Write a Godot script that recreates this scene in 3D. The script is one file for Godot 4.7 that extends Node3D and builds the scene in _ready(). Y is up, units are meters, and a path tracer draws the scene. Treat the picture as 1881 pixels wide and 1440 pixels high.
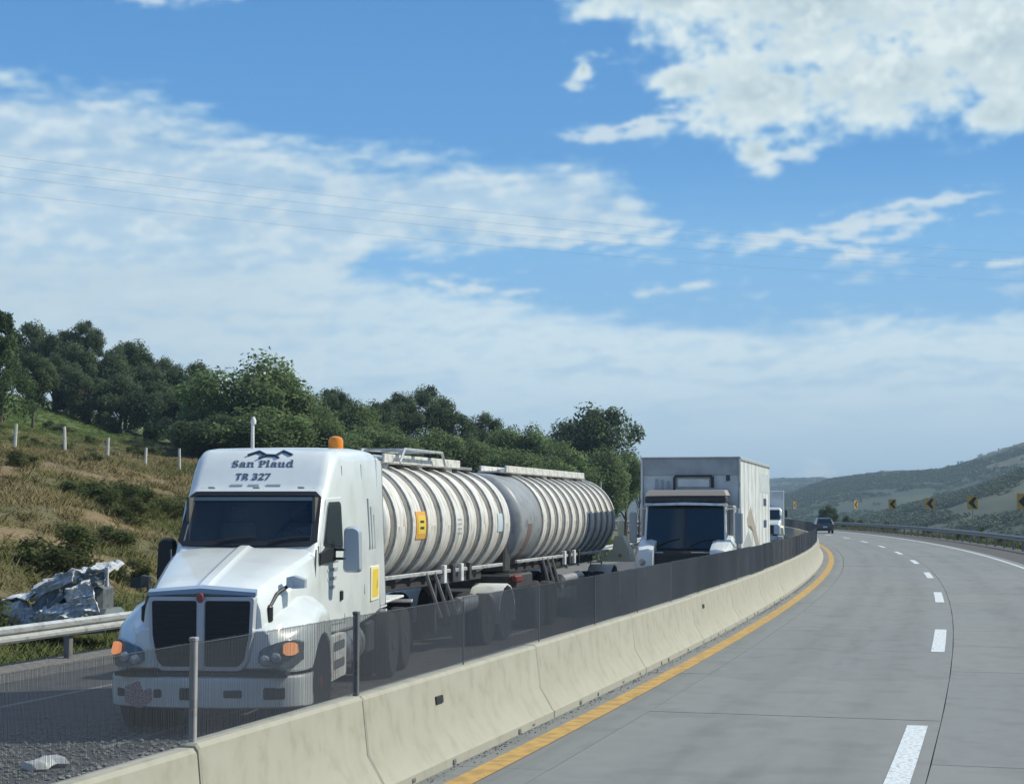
extends Node3D

# ---------------------------------------------------------------- road frame
const PSI := 0.29
const BEND := 0.0015
const STRAIGHT := 12.0
const LIFT := 2.373

var M := {}
var rng := RandomNumberGenerator.new()
var fn := FastNoiseLite.new()

func road(s: float, lat: float, y := 0.0) -> Vector3:
	var x := sin(PSI) * s
	var z := cos(PSI) * s
	var th := PSI
	if s > STRAIGHT:
		th = PSI - BEND * (s - STRAIGHT)
		x = sin(PSI) * STRAIGHT + (cos(th) - cos(PSI)) / BEND
		z = cos(PSI) * STRAIGHT + (sin(PSI) - sin(th)) / BEND
	return Vector3(x + lat * cos(th), y, -(z - lat * sin(th)))

func heading(s: float) -> float:
	return PSI - BEND * maxf(0.0, s - STRAIGHT)

func road_of(x: float, z: float) -> Vector2:          # world x, z -> (s, lat)
	var zz := -z
	var s := x * sin(PSI) + zz * cos(PSI)
	if s < STRAIGHT:
		return Vector2(s, x * cos(PSI) - zz * sin(PSI))
	var r := 1.0 / BEND
	var cx := sin(PSI) * STRAIGHT - r * cos(PSI)
	var cz := cos(PSI) * STRAIGHT + r * sin(PSI)
	var dx := x - cx
	var dz := zz - cz
	return Vector2(STRAIGHT + r * (PSI - atan2(-dz, dx)), sqrt(dx * dx + dz * dz) - r)

func far_road_y(lat: float) -> float:                  # the opposite carriageway lies a little lower and leans outwards
	return -0.33 + 0.0185 * (lat + 9.2)

func curve_at(table: Array, x: float) -> float:
	if x <= table[0][0]:
		return table[0][1]
	for i in range(1, table.size()):
		if x <= table[i][0]:
			var t: float = (x - table[i - 1][0]) / (table[i][0] - table[i - 1][0])
			t = t * t * (3.0 - 2.0 * t) * 0.5 + t * 0.5
			return lerpf(table[i - 1][1], table[i][1], t)
	return table[-1][1]

const BANK := [[-300.0, 27.0], [-120.0, 19.5], [-85.0, 14.6], [-70.0, 11.0], [-55.0, 7.4], [-42.0, 4.8], [-33.0, 3.7], [-28.0, 2.6], [-24.0, 1.1], [-21.0, -0.1], [-19.0, -0.5], [-17.2, -0.62], [-16.9, -0.8], [-5.3, -0.8], [-5.0, -0.3], [5.5, -0.3], [5.7, -0.06], [8.0, -0.12], [12.0, -0.9], [20.0, -3.2], [60.0, -9.0], [200.0, -13.5], [420.0, -14.5]]

func ground_y(s: float, lat: float) -> float:
	var y := curve_at(BANK, lat)
	if lat < -17.2:
		var fade := 1.0 - 0.75 * smoothstep(135.0, 260.0, s - 60.0 * smoothstep(-40.0, -70.0, lat))
		var rough := clampf((-lat - 18.0) / 8.0, 0.0, 1.0)
		y = (y + 0.5) * fade - 0.5
		y += rough * (fn.get_noise_2d(s * 2.2, lat * 2.2) * 0.75 + fn.get_noise_2d(s * 9.0 + 50.0, lat * 9.0) * 0.28)
	elif lat > 9.0:
		y += fn.get_noise_2d(s * 3.0, lat * 3.0) * minf((lat - 9.0) * 0.1, 0.7)
	return y

func ground_at(x: float, z: float) -> float:
	var r := road_of(x, z)
	return ground_y(r.x, r.y)

# ---------------------------------------------------------------- mesh building
class Mesher:
	var v := PackedVector3Array()       # three corners per face, counter-clockwise seen from outside
	var uv := PackedVector2Array()
	var col := PackedColorArray()
	var tint := Color(1, 1, 1)
	var track := false                  # a second set of texture coordinates, for wear

	func tri(a: Vector3, b: Vector3, c: Vector3, ua := Vector2.ZERO, ub := Vector2.ZERO, uc := Vector2.ZERO) -> void:
		v.append(a); v.append(b); v.append(c)
		uv.append(ua); uv.append(ub); uv.append(uc)
		col.append(tint); col.append(tint); col.append(tint)

	func quad(a: Vector3, b: Vector3, c: Vector3, d: Vector3, ua := Vector2(0, 0), ub := Vector2(1, 0), uc := Vector2(1, 1), ud := Vector2(0, 1)) -> void:
		tri(a, b, c, ua, ub, uc)
		tri(a, c, d, ua, uc, ud)

	func flip(at: int) -> void:
		var i := at
		while i < v.size():
			var t := v[i + 1]
			v[i + 1] = v[i + 2]
			v[i + 2] = t
			var u := uv[i + 1]
			uv[i + 1] = uv[i + 2]
			uv[i + 2] = u
			i += 3

	func closed(at: int) -> void:       # faces since «at» form a closed body: turn them outwards
		if at >= v.size():
			return
		var o := v[at]
		var vol := 0.0
		var i := at
		while i < v.size():
			vol += (v[i] - o).dot((v[i + 1] - o).cross(v[i + 2] - o))
			i += 3
		if vol < 0.0:
			flip(at)

	func facing(at: int, dir: Vector3) -> void:
		var i := at
		while i < v.size():
			if (v[i + 1] - v[i]).cross(v[i + 2] - v[i]).dot(dir) < 0.0:
				var t := v[i + 1]
				v[i + 1] = v[i + 2]
				v[i + 2] = t
				var u := uv[i + 1]
				uv[i + 1] = uv[i + 2]
				uv[i + 2] = u
			i += 3

	func around(at: int, o: Vector3) -> void:       # convex body round o
		var i := at
		while i < v.size():
			if (v[i + 1] - v[i]).cross(v[i + 2] - v[i]).dot((v[i] + v[i + 1] + v[i + 2]) / 3.0 - o) < 0.0:
				var t := v[i + 1]
				v[i + 1] = v[i + 2]
				v[i + 2] = t
				var u := uv[i + 1]
				uv[i + 1] = uv[i + 2]
				uv[i + 2] = u
			i += 3

	func box(c: Vector3, size: Vector3, bevel := 0.0, basis := Basis.IDENTITY) -> Mesher:
		var at := v.size()
		var h := size * 0.5
		var b: float = minf(bevel, minf(h.x, minf(h.y, h.z)) * 0.9)
		if b <= 0.0:
			for ax in 3:
				for sg in [-1.0, 1.0]:
					var p := []
					for k in [[-1.0, -1.0], [1.0, -1.0], [1.0, 1.0], [-1.0, 1.0]]:
						var q := Vector3()
						q[ax] = sg * h[ax]
						q[(ax + 1) % 3] = k[0] * h[(ax + 1) % 3]
						q[(ax + 2) % 3] = k[1] * h[(ax + 2) % 3]
						p.append(c + basis * q)
					quad(p[0], p[1], p[2], p[3])
			around(at, c)
			return self
		var pt := func(sx: float, sy: float, sz: float, full: int) -> Vector3:
			var q := Vector3(sx * (h.x - b), sy * (h.y - b), sz * (h.z - b))
			q[full] = [sx, sy, sz][full] * h[full]
			return c + basis * q
		for ax in 3:
			for sg in [-1.0, 1.0]:
				var p := []
				for k in [[-1.0, -1.0], [1.0, -1.0], [1.0, 1.0], [-1.0, 1.0]]:
					var s := [0.0, 0.0, 0.0]
					s[ax] = sg
					s[(ax + 1) % 3] = k[0]
					s[(ax + 2) % 3] = k[1]
					p.append(pt.call(s[0], s[1], s[2], ax))
				quad(p[0], p[1], p[2], p[3])
			for k in [[-1.0, -1.0], [1.0, -1.0], [1.0, 1.0], [-1.0, 1.0]]:
				var e := (ax + 1) % 3
				var g := (ax + 2) % 3
				var s0 := [0.0, 0.0, 0.0]
				s0[ax] = -1.0
				s0[e] = k[0]
				s0[g] = k[1]
				var s1 := s0.duplicate()
				s1[ax] = 1.0
				quad(pt.call(s0[0], s0[1], s0[2], e), pt.call(s1[0], s1[1], s1[2], e), pt.call(s1[0], s1[1], s1[2], g), pt.call(s0[0], s0[1], s0[2], g))
		for sx in [-1.0, 1.0]:
			for sy in [-1.0, 1.0]:
				for sz in [-1.0, 1.0]:
					tri(pt.call(sx, sy, sz, 0), pt.call(sx, sy, sz, 1), pt.call(sx, sy, sz, 2))
		around(at, c)
		return self

	func loft(rings: Array, caps := true, wrap := true, uscale := 1.0) -> Mesher:    # rings: arrays of Vector3 of one length
		var at := v.size()
		var n: int = rings[0].size()
		var m := n if wrap else n - 1
		for i in rings.size() - 1:
			for j in m:
				var k := (j + 1) % n
				var u0 := float(i) * uscale
				var u1 := float(i + 1) * uscale
				quad(rings[i][j], rings[i][k], rings[i + 1][k], rings[i + 1][j], Vector2(u0, float(j) / n), Vector2(u0, float(j + 1) / n), Vector2(u1, float(j + 1) / n), Vector2(u1, float(j) / n))
		if caps:
			for e in [0, rings.size() - 1]:
				var o := Vector3()
				for p in rings[e]:
					o += p
				o /= n
				for j in n:
					if e == 0:
						tri(o, rings[e][(j + 1) % n], rings[e][j])
					else:
						tri(o, rings[e][j], rings[e][(j + 1) % n])
			closed(at)
		return self

	func tube(pts: Array, r: float, sides := 8, r_end := -1.0) -> Mesher:
		var rings := []
		var side := Vector3.ZERO
		for i in pts.size():
			var d: Vector3 = (pts[mini(i + 1, pts.size() - 1)] - pts[maxi(i - 1, 0)]).normalized()
			if side == Vector3.ZERO:
				side = d.cross(Vector3.UP if absf(d.y) < 0.9 else Vector3.RIGHT).normalized()
			side = (side - d * side.dot(d)).normalized()
			var up := side.cross(d)
			var rr: float = r if r_end < 0.0 else lerpf(r, r_end, float(i) / (pts.size() - 1))
			var ring := []
			for j in sides:
				var a := TAU * (j + 0.5) / sides
				ring.append(pts[i] + (side * cos(a) + up * sin(a)) * rr)
			rings.append(ring)
		return loft(rings)

	func lathe(profile: Array, o: Vector3, axis: Vector3, segs := 24, flat_y := 1.0) -> Mesher:   # profile: Vector2(radius, distance along the axis)
		var side := axis.cross(Vector3.UP if absf(axis.y) < 0.9 else Vector3.RIGHT).normalized()
		var up := side.cross(axis)
		var rings := []
		for p in profile:
			var ring := []
			for j in segs:
				var a := TAU * j / segs
				ring.append(o + axis * p.y + (side * cos(a) + up * sin(a) * flat_y) * maxf(p.x, 0.0005))
			rings.append(ring)
		return loft(rings)

	func prism(poly: Array, from: Vector3, depth: Vector3, ax: Vector3, ay: Vector3, inset := 0.0) -> Mesher:   # a flat outline (Vector2 list) swept along depth, its far edge drawn in by inset
		var o := Vector2()
		for p in poly:
			o += p
		o /= poly.size()
		var a := []
		var b := []
		var c := []
		for p in poly:
			var q: Vector2 = p
			a.append(from + ax * q.x + ay * q.y)
			if inset > 0.0:
				b.append(from + depth * 0.6 + ax * q.x + ay * q.y)
				var w := q + (o - q).normalized() * inset
				c.append(from + depth + ax * w.x + ay * w.y)
			else:
				c.append(from + depth + ax * q.x + ay * q.y)
		return loft([a, b, c] if inset > 0.0 else [a, c])

	func mesh(smooth := 35.0, colored := false, all_smooth := false) -> ArrayMesh:
		var n := v.size()
		var pos := PackedVector3Array()
		var nor := PackedVector3Array()
		var tex := PackedVector2Array()
		var cc := PackedColorArray()
		pos.resize(n)
		nor.resize(n)
		tex.resize(n)
		if colored:
			cc.resize(n)
		var fnor := PackedVector3Array()
		fnor.resize(n / 3)
		var near := {}
		var keys := []
		keys.resize(n)
		for f in n / 3:
			var i := f * 3
			fnor[f] = (v[i + 1] - v[i]).cross(v[i + 2] - v[i])
			if smooth > 0.0:
				for k in 3:
					var key := Vector3i((v[i + k] * 4000.0).round())
					keys[i + k] = key
					if near.has(key):
						near[key].append(f)
					else:
						near[key] = PackedInt32Array([f])
		var lim := cos(deg_to_rad(smooth))
		for f in n / 3:
			var own := fnor[f].normalized()
			for k in 3:
				var i := f * 3 + k
				var o: int = f * 3 + [0, 2, 1][k]
				var sum := own
				if smooth > 0.0:
					sum = Vector3()
					for g in near[keys[i]]:
						if all_smooth or fnor[g].normalized().dot(own) >= lim:
							sum += fnor[g]
					sum = sum.normalized()
					if sum == Vector3.ZERO:
						sum = own
				pos[o] = v[i]
				nor[o] = sum
				tex[o] = uv[i]
				if colored:
					cc[o] = col[i]
		var arrays := []
		arrays.resize(Mesh.ARRAY_MAX)
		arrays[Mesh.ARRAY_VERTEX] = pos
		arrays[Mesh.ARRAY_NORMAL] = nor
		arrays[Mesh.ARRAY_TEX_UV] = tex
		if track:
			arrays[Mesh.ARRAY_TEX_UV2] = tex
		if colored:
			arrays[Mesh.ARRAY_COLOR] = cc
		var m := ArrayMesh.new()
		m.add_surface_from_arrays(Mesh.PRIMITIVE_TRIANGLES, arrays)
		return m

func put(called: String, m: Mesh, mat: Material, parent: Node3D = self) -> MeshInstance3D:
	var o := MeshInstance3D.new()
	o.name = called
	o.mesh = m
	o.material_override = mat
	parent.add_child(o, true)
	return o

func part(called: String, b: Mesher, mat: Material, parent: Node3D = self, smooth := 35.0, colored := false) -> MeshInstance3D:
	return put(called, b.mesh(smooth, colored), mat, parent)

func tag(o: Node, label: String, category: String, group := "") -> void:
	o.set_meta("label", label)
	o.set_meta("category", category)
	if group:
		o.set_meta("group", group)

func thing(called: String, label: String, category: String, at := Vector3.ZERO, yaw := 0.0, group := "") -> Node3D:
	var o := Node3D.new()
	o.name = called
	add_child(o, true)
	o.position = at
	o.rotation.y = yaw
	tag(o, label, category, group)
	return o

func copy_of(o: Node3D, called: String, label: String, at: Vector3, yaw := 0.0, group := "") -> Node3D:
	var c: Node3D = o.duplicate()
	c.name = called
	add_child(c, true)
	c.position = at
	c.rotation = Vector3(0, yaw, 0)
	c.set_meta("label", label)
	if group:
		c.set_meta("group", group)
	return c

func setting(o: Node, kind := "structure") -> Node:
	o.set_meta("kind", kind)
	return o

func lettering(called: String, text: String, size: float, at: Vector3, basis: Basis, mat: Material, parent: Node3D, face := "Droid Sans", weight := 700, italic := false) -> MeshInstance3D:
	var f := SystemFont.new()
	f.font_names = PackedStringArray([face])
	f.font_weight = weight
	f.font_italic = italic
	var t := TextMesh.new()
	t.text = text
	t.font = f
	t.font_size = 64
	t.pixel_size = size / 46.0
	t.depth = 0.004
	t.curve_step = 3.0
	var o := put(called, t, mat, parent)
	o.transform = Transform3D(basis, at)
	return o

# ---------------------------------------------------------------- materials
func noise_tex(seed_: int, freq: float, colors: Array, offsets: Array, oct := 5, size := 512, kind := FastNoiseLite.TYPE_SIMPLEX_SMOOTH) -> NoiseTexture2D:
	var n := FastNoiseLite.new()
	n.noise_type = kind
	n.seed = seed_
	n.frequency = freq
	n.fractal_octaves = oct
	n.fractal_gain = 0.55
	var g := Gradient.new()
	g.offsets = PackedFloat32Array(offsets)
	var cs := PackedColorArray()
	for c in colors:
		cs.append(Color(c[0], c[1], c[2]).linear_to_srgb())
	g.colors = cs
	var t := NoiseTexture2D.new()
	t.width = size
	t.height = size
	t.seamless = true
	t.noise = n
	t.color_ramp = g
	return t

func mat(c: Array, rough := 0.7, metal := 0.0) -> StandardMaterial3D:
	var m := StandardMaterial3D.new()
	m.albedo_color = Color(c[0], c[1], c[2]).linear_to_srgb()
	m.roughness = rough
	m.metallic = metal
	return m

func grain(m: StandardMaterial3D, tex: Texture2D, scale: Vector3, world := false) -> StandardMaterial3D:
	m.albedo_texture = tex
	m.uv1_triplanar = true
	m.uv1_world_triplanar = world
	m.uv1_scale = scale
	return m

func bumpy(m: StandardMaterial3D, tex: Texture2D, cm: float) -> StandardMaterial3D:
	m.heightmap_enabled = true
	m.heightmap_texture = tex
	m.heightmap_scale = cm
	return m

func materials() -> void:
	var dirt := noise_tex(11, 0.012, [[0.62, 0.6, 0.56], [0.95, 0.95, 0.95], [1, 1, 1]], [0.15, 0.5, 1.0])
	var soft := noise_tex(12, 0.01, [[0.8, 0.8, 0.8], [1, 1, 1]], [0.2, 0.75])
	var faint := noise_tex(16, 0.006, [[0.86, 0.86, 0.85], [1, 1, 1]], [0.15, 0.6], 6)
	var patch := noise_tex(13, 0.008, [[0.86, 0.86, 0.85], [1, 1, 1], [0.94, 0.93, 0.91]], [0.2, 0.5, 0.85], 6, 1024)
	var grit := noise_tex(14, 0.09, [[0.2, 0.2, 0.2], [1, 1, 1]], [0.1, 0.9], 4)
	var speck := noise_tex(15, 0.15, [[0.75, 0.75, 0.75], [1, 1, 1], [1, 1, 1]], [0.25, 0.55, 1.0], 3)
	M.white_paint = grain(mat([0.69, 0.73, 0.73], 0.32), faint, Vector3(0.35, 0.35, 0.35))
	M.white_paint.clearcoat_enabled = true
	M.white_paint.clearcoat = 0.6
	M.white_paint.clearcoat_roughness = 0.12
	M.white_dull = grain(mat([0.66, 0.67, 0.66], 0.55), dirt, Vector3(0.3, 0.3, 0.3))
	M.white_box = grain(mat([0.72, 0.74, 0.73], 0.45), soft, Vector3(0.2, 0.2, 0.2))
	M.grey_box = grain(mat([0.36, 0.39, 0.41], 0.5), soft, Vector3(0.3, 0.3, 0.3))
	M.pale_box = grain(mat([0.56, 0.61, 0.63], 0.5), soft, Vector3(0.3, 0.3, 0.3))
	M.tank_white = mat([0.74, 0.73, 0.7], 0.42)
	M.tank_white.albedo_texture = noise_tex(21, 0.014, [[0.5, 0.44, 0.38], [0.84, 0.82, 0.78], [1, 1, 1]], [0.12, 0.42, 0.8], 5)
	M.tank_white.uv1_scale = Vector3(3.0, 1.4, 1)
	M.tank_white.metallic_specular = 0.6
	M.rib_white = grain(mat([0.7, 0.69, 0.66], 0.45), dirt, Vector3(0.6, 0.6, 0.6))
	M.rib_shade_dirt = grain(mat([0.22, 0.21, 0.195], 0.75), dirt, Vector3(0.6, 0.6, 0.6))  # dark tone standing for the ribs' shadow as well as dirt
	M.tank_grey = grain(mat([0.27, 0.29, 0.31], 0.45), dirt, Vector3(0.4, 0.4, 0.4))
	M.steel = grain(mat([0.5, 0.5, 0.5], 0.38, 0.75), soft, Vector3(0.8, 0.8, 0.8))
	M.trim_grey = mat([0.5, 0.52, 0.55], 0.3, 0.1)
	M.chrome = mat([0.72, 0.73, 0.75], 0.14, 1.0)
	M.galvanised = grain(mat([0.6, 0.62, 0.62], 0.45, 0.5), dirt, Vector3(0.5, 0.5, 0.5))
	M.rail_dark = grain(mat([0.2, 0.2, 0.2], 0.6, 0.3), dirt, Vector3(0.5, 0.5, 0.5))
	M.glass = mat([0.012, 0.02, 0.028], 0.05)
	M.glass.metallic_specular = 0.55
	M.pane = mat([0.03, 0.045, 0.055], 0.04)
	M.pane.transparency = BaseMaterial3D.TRANSPARENCY_ALPHA
	M.pane.albedo_color.a = 0.3
	M.pane.metallic_specular = 0.6
	M.black = mat([0.016, 0.017, 0.019], 0.5)
	M.rubber = grain(mat([0.028, 0.028, 0.03], 0.85), soft, Vector3(2, 2, 2))
	M.chassis = grain(mat([0.045, 0.045, 0.048], 0.65), dirt, Vector3(0.7, 0.7, 0.7))
	M.grey_plastic = mat([0.3, 0.33, 0.36], 0.45)
	M.mirror_shell = mat([0.36, 0.42, 0.48], 0.3)
	M.seam = mat([0.12, 0.13, 0.14], 0.7)
	M.pale_mark = mat([0.33, 0.36, 0.38], 0.7)
	M.print_navy = mat([0.07, 0.1, 0.16], 0.6)
	M.navy = mat([0.03, 0.055, 0.11], 0.5)
	M.amber = mat([0.8, 0.38, 0.16], 0.2)
	M.amber.emission_enabled = true
	M.amber.emission = Color(1.0, 0.62, 0.4)
	M.amber.emission_energy_multiplier = 0.5
	M.beacon = mat([0.75, 0.24, 0.02], 0.25)
	M.headlamp = mat([0.42, 0.46, 0.5], 0.1, 0.6)
	M.red = grain(mat([0.16, 0.028, 0.026], 0.5), dirt, Vector3(0.8, 0.8, 0.8))
	M.dusty_red = grain(mat([0.62, 0.53, 0.53], 0.8), noise_tex(31, 0.05, [[0.4, 0.3, 0.3], [1.0, 0.85, 0.85]], [0.3, 0.7]), Vector3(1.3, 1.3, 1.3))
	M.yellow_plate = mat([0.72, 0.52, 0.06], 0.5)
	M.orange_plate = mat([0.68, 0.36, 0.08], 0.5)
	M.cream_plate = mat([0.74, 0.7, 0.5], 0.5)
	M.tan = mat([0.34, 0.3, 0.25], 0.6)
	M.concrete = bumpy(grain(mat([0.2, 0.211, 0.21], 0.85), patch, Vector3(0.11, 0.11, 0.11), true), grit, 0.05)
	M.concrete_b = bumpy(grain(mat([0.193, 0.204, 0.204], 0.85), patch, Vector3(0.13, 0.13, 0.13), true), grit, 0.05)
	M.concrete_c = bumpy(grain(mat([0.206, 0.215, 0.212], 0.85), patch, Vector3(0.09, 0.09, 0.09), true), grit, 0.05)
	# worn paths of wheels and drips of oil, over the slabs
	var wear := Image.create_empty(128, 512, false, Image.FORMAT_RGB8)
	for j in 512:
		for i in 128:
			var u := i / 127.0
			var n := fn.get_noise_2d(i * 0.8, j * 0.25) * 0.5 + fn.get_noise_2d(i * 4.0 + 300.0, j * 1.2) * 0.5
			var path := exp(-pow((u - 0.28) / 0.09, 2.0)) + exp(-pow((u - 0.74) / 0.09, 2.0))
			var oil := exp(-pow((u - 0.51) / 0.06, 2.0))
			var k := 1.0 - 0.06 * path * (0.7 + n) - 0.09 * oil * clampf(0.35 + n * 1.4, 0.0, 1.0) - 0.05 * maxf(n, 0.0)
			wear.set_pixel(i, j, Color(k, k, k))
	var worn := ImageTexture.create_from_image(wear)
	for m in [M.concrete, M.concrete_b, M.concrete_c]:
		m.detail_enabled = true
		m.detail_blend_mode = BaseMaterial3D.BLEND_MODE_MUL
		m.detail_albedo = worn
		m.detail_uv_layer = BaseMaterial3D.DETAIL_UV_2
	M.joint = mat([0.135, 0.135, 0.135], 0.9)
	M.barrier = bumpy(grain(mat([0.36, 0.35, 0.295], 0.9), noise_tex(41, 0.011, [[0.8, 0.79, 0.76], [0.95, 0.945, 0.93], [1, 1, 1]], [0.12, 0.4, 0.75], 6, 1024), Vector3(0.3, 0.22, 0.3), true), grit, 0.15)
	M.asphalt = bumpy(grain(mat([0.085, 0.085, 0.092], 0.9), noise_tex(42, 0.012, [[0.6, 0.6, 0.62], [1, 1, 1], [1.0, 0.97, 0.92]], [0.2, 0.55, 0.9], 6, 1024), Vector3(0.14, 0.14, 0.14), true), grit, 0.2)
	M.shoulder = bumpy(grain(mat([0.085, 0.08, 0.077], 0.95), patch, Vector3(0.2, 0.2, 0.2), true), grit, 0.3)
	M.rail_old = grain(mat([0.24, 0.25, 0.26], 0.5, 0.3), dirt, Vector3(0.5, 0.5, 0.5))
	M.verge = bumpy(grain(mat([0.2, 0.19, 0.175], 0.95), noise_tex(43, 0.03, [[0.5, 0.5, 0.5], [1, 1, 1]], [0.2, 0.8]), Vector3(0.4, 0.4, 0.4), true), grit, 0.5)
	M.yellow_line = grain(mat([0.47, 0.29, 0.085], 0.8), noise_tex(44, 0.03, [[0.7, 0.75, 0.9], [1, 1, 1]], [0.25, 0.6], 6), Vector3(0.23, 0.23, 0.23), true)
	M.white_line = grain(mat([0.62, 0.66, 0.68], 0.7), noise_tex(45, 0.04, [[0.55, 0.55, 0.56], [1, 1, 1]], [0.22, 0.5], 6), Vector3(0.7, 0.7, 0.7), true)
	M.faint_line = grain(mat([0.24, 0.245, 0.25], 0.8), speck, Vector3(0.7, 0.7, 0.7), true)
	M.mesh_steel = mat([0.105, 0.112, 0.122], 0.6)
	M.mesh_steel_worn = mat([0.125, 0.13, 0.138], 0.65)
	M.mesh_steel_dark = mat([0.085, 0.093, 0.1], 0.6)
	M.post_steel = grain(mat([0.13, 0.13, 0.135], 0.6), dirt, Vector3(1, 1, 1))
	M.post_pale = grain(mat([0.33, 0.32, 0.31], 0.6), dirt, Vector3(1, 1, 1))
	M.post_white = grain(mat([0.66, 0.64, 0.58], 0.85), dirt, Vector3(1, 1, 1))
	M.earth = bumpy(grain(mat([1, 1, 1], 0.95), noise_tex(46, 0.04, [[0.55, 0.53, 0.5], [1, 1, 1]], [0.25, 0.75], 6), Vector3(0.35, 0.35, 0.35), true), grit, 1.2)
	M.earth.vertex_color_use_as_albedo = true
	M.leaf = mat([1, 1, 1], 0.7)
	M.leaf.vertex_color_use_as_albedo = true
	M.leaf.metallic_specular = 0.25
	M.leaf.backlight_enabled = true
	M.leaf.backlight = Color(1.1, 1.1, 1.1)
	M.grass = mat([1, 1, 1], 0.85)
	M.grass.vertex_color_use_as_albedo = true
	M.grass.metallic_specular = 0.2
	M.bark = grain(mat([0.12, 0.09, 0.065], 0.9), dirt, Vector3(1, 1, 1))
	M.scrap = bumpy(grain(mat([0.7, 0.73, 0.74], 0.8, 0.0), noise_tex(47, 0.02, [[0.45, 0.47, 0.5], [1, 1, 1]], [0.3, 0.7]), Vector3(0.8, 0.8, 0.8)), dirt, 2.0)
	M.scrap_dark = grain(mat([0.13, 0.15, 0.16], 0.5), dirt, Vector3(0.8, 0.8, 0.8))
	M.chip = grain(mat([0.22, 0.22, 0.215], 0.9), speck, Vector3(2, 2, 2))
	M.sign_yellow = mat([0.5, 0.3, 0.06], 0.5)
	M.car_paint = mat([0.06, 0.075, 0.085], 0.25, 0.3)
	M.wire = mat([0.36, 0.39, 0.42], 0.5, 0.5)
	M.scrub = mat([1, 1, 1], 0.85)
	M.scrub.vertex_color_use_as_albedo = true

# ---------------------------------------------------------------- the sky: air and clouds by direction (azimuth and height in degrees)
var cloud_noise := FastNoiseLite.new()
var streak_noise := FastNoiseLite.new()
const AIR := [[0.0, 184, 211, 229], [3.0, 174, 206, 230], [6.0, 146, 193, 232], [9.0, 132, 187, 234], [12.0, 106, 165, 222], [17.5, 92, 150, 211], [30.0, 72, 128, 198], [60.0, 50, 102, 176], [90.0, 44, 92, 166]]
const BANK_TOP := [[-60.0, 16.0], [-34.0, 15.5], [-17.1, 14.0], [-12.5, 13.5], [-10.0, 12.9], [-7.3, 12.2], [-4.5, 11.9], [-0.7, 11.7], [2.1, 11.8], [3.9, 11.2], [5.2, 9.7], [9.0, 8.0], [60.0, 8.0]]
const BANK_LOW := [[-60.0, -9.0], [-7.5, -2.0], [-6.2, 7.0], [-4.8, 8.9], [-2.6, 8.9], [1.1, 8.8], [4.0, 9.2], [5.2, 9.6], [9.0, 12.0], [60.0, 12.0]]
const VEIL_TOP := [[-60.0, 8.0], [-7.0, 8.2], [-4.0, 7.8], [-1.0, 7.2], [1.5, 6.7], [5.0, 6.3], [10.0, 6.15], [17.0, 6.3], [40.0, 6.0], [60.0, 6.0]]
# heaps of cloud: azimuth, height, half width, half height
const HEAPS := [[10.5, 16.8, 6.0, 2.3], [8.7, 14.0, 3.3, 1.7], [13.0, 14.3, 4.6, 1.6], [16.3, 15.2, 3.8, 2.4], [5.6, 17.3, 3.8, 0.9], [2.6, 17.7, 2.6, 0.5], [6.2, 14.4, 1.4, 0.7], [8.5, 12.1, 0.9, 0.7], [16.6, 13.0, 1.5, 0.8], [18.5, 19.5, 11.0, 3.6], [2.5, 15.0, 0.3, 0.35]]
const WISPS := [[5.2, 13.4, 1.9, 0.55, 0.35], [6.0, 14.6, 1.6, 0.6, 0.4], [9.0, 11.8, 1.6, 0.4, 0.1], [2.3, 9.2, 3.0, 0.5, 0.05], [2.55, 14.9, 0.75, 0.7, 0.5], [3.3, 15.4, 0.5, 0.35, 0.3], [3.0, 12.75, 1.2, 0.35, 0.1], [11.5, 9.35, 4.0, 0.55, 0.1], [13.9, 10.05, 2.3, 0.4, 0.12], [9.2, 9.15, 2.2, 0.4, 0.1], [12.0, 8.6, 1.4, 0.2, 0.0], [6.0, 7.6, 2.5, 0.2, 0.1], [-1.5, 7.5, 3.0, 0.35, 0.0], [-10.5, 17.2, 3.0, 0.3, 0.15], [16.5, 8.1, 1.5, 0.15, 0.0]]

func table3(t: Array, x: float) -> Vector3:
	for i in range(1, t.size()):
		if x <= t[i][0]:
			var k: float = clampf((x - t[i - 1][0]) / (t[i][0] - t[i - 1][0]), 0.0, 1.0)
			return Vector3(t[i - 1][1], t[i - 1][2], t[i - 1][3]).lerp(Vector3(t[i][1], t[i][2], t[i][3]), k)
	return Vector3(t[-1][1], t[-1][2], t[-1][3])

func line_at(t: Array, x: float) -> float:
	if x <= t[0][0]:
		return t[0][1]
	for i in range(1, t.size()):
		if x <= t[i][0]:
			return lerpf(t[i - 1][1], t[i][1], (x - t[i - 1][0]) / (t[i][0] - t[i - 1][0]))
	return t[-1][1]

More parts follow.
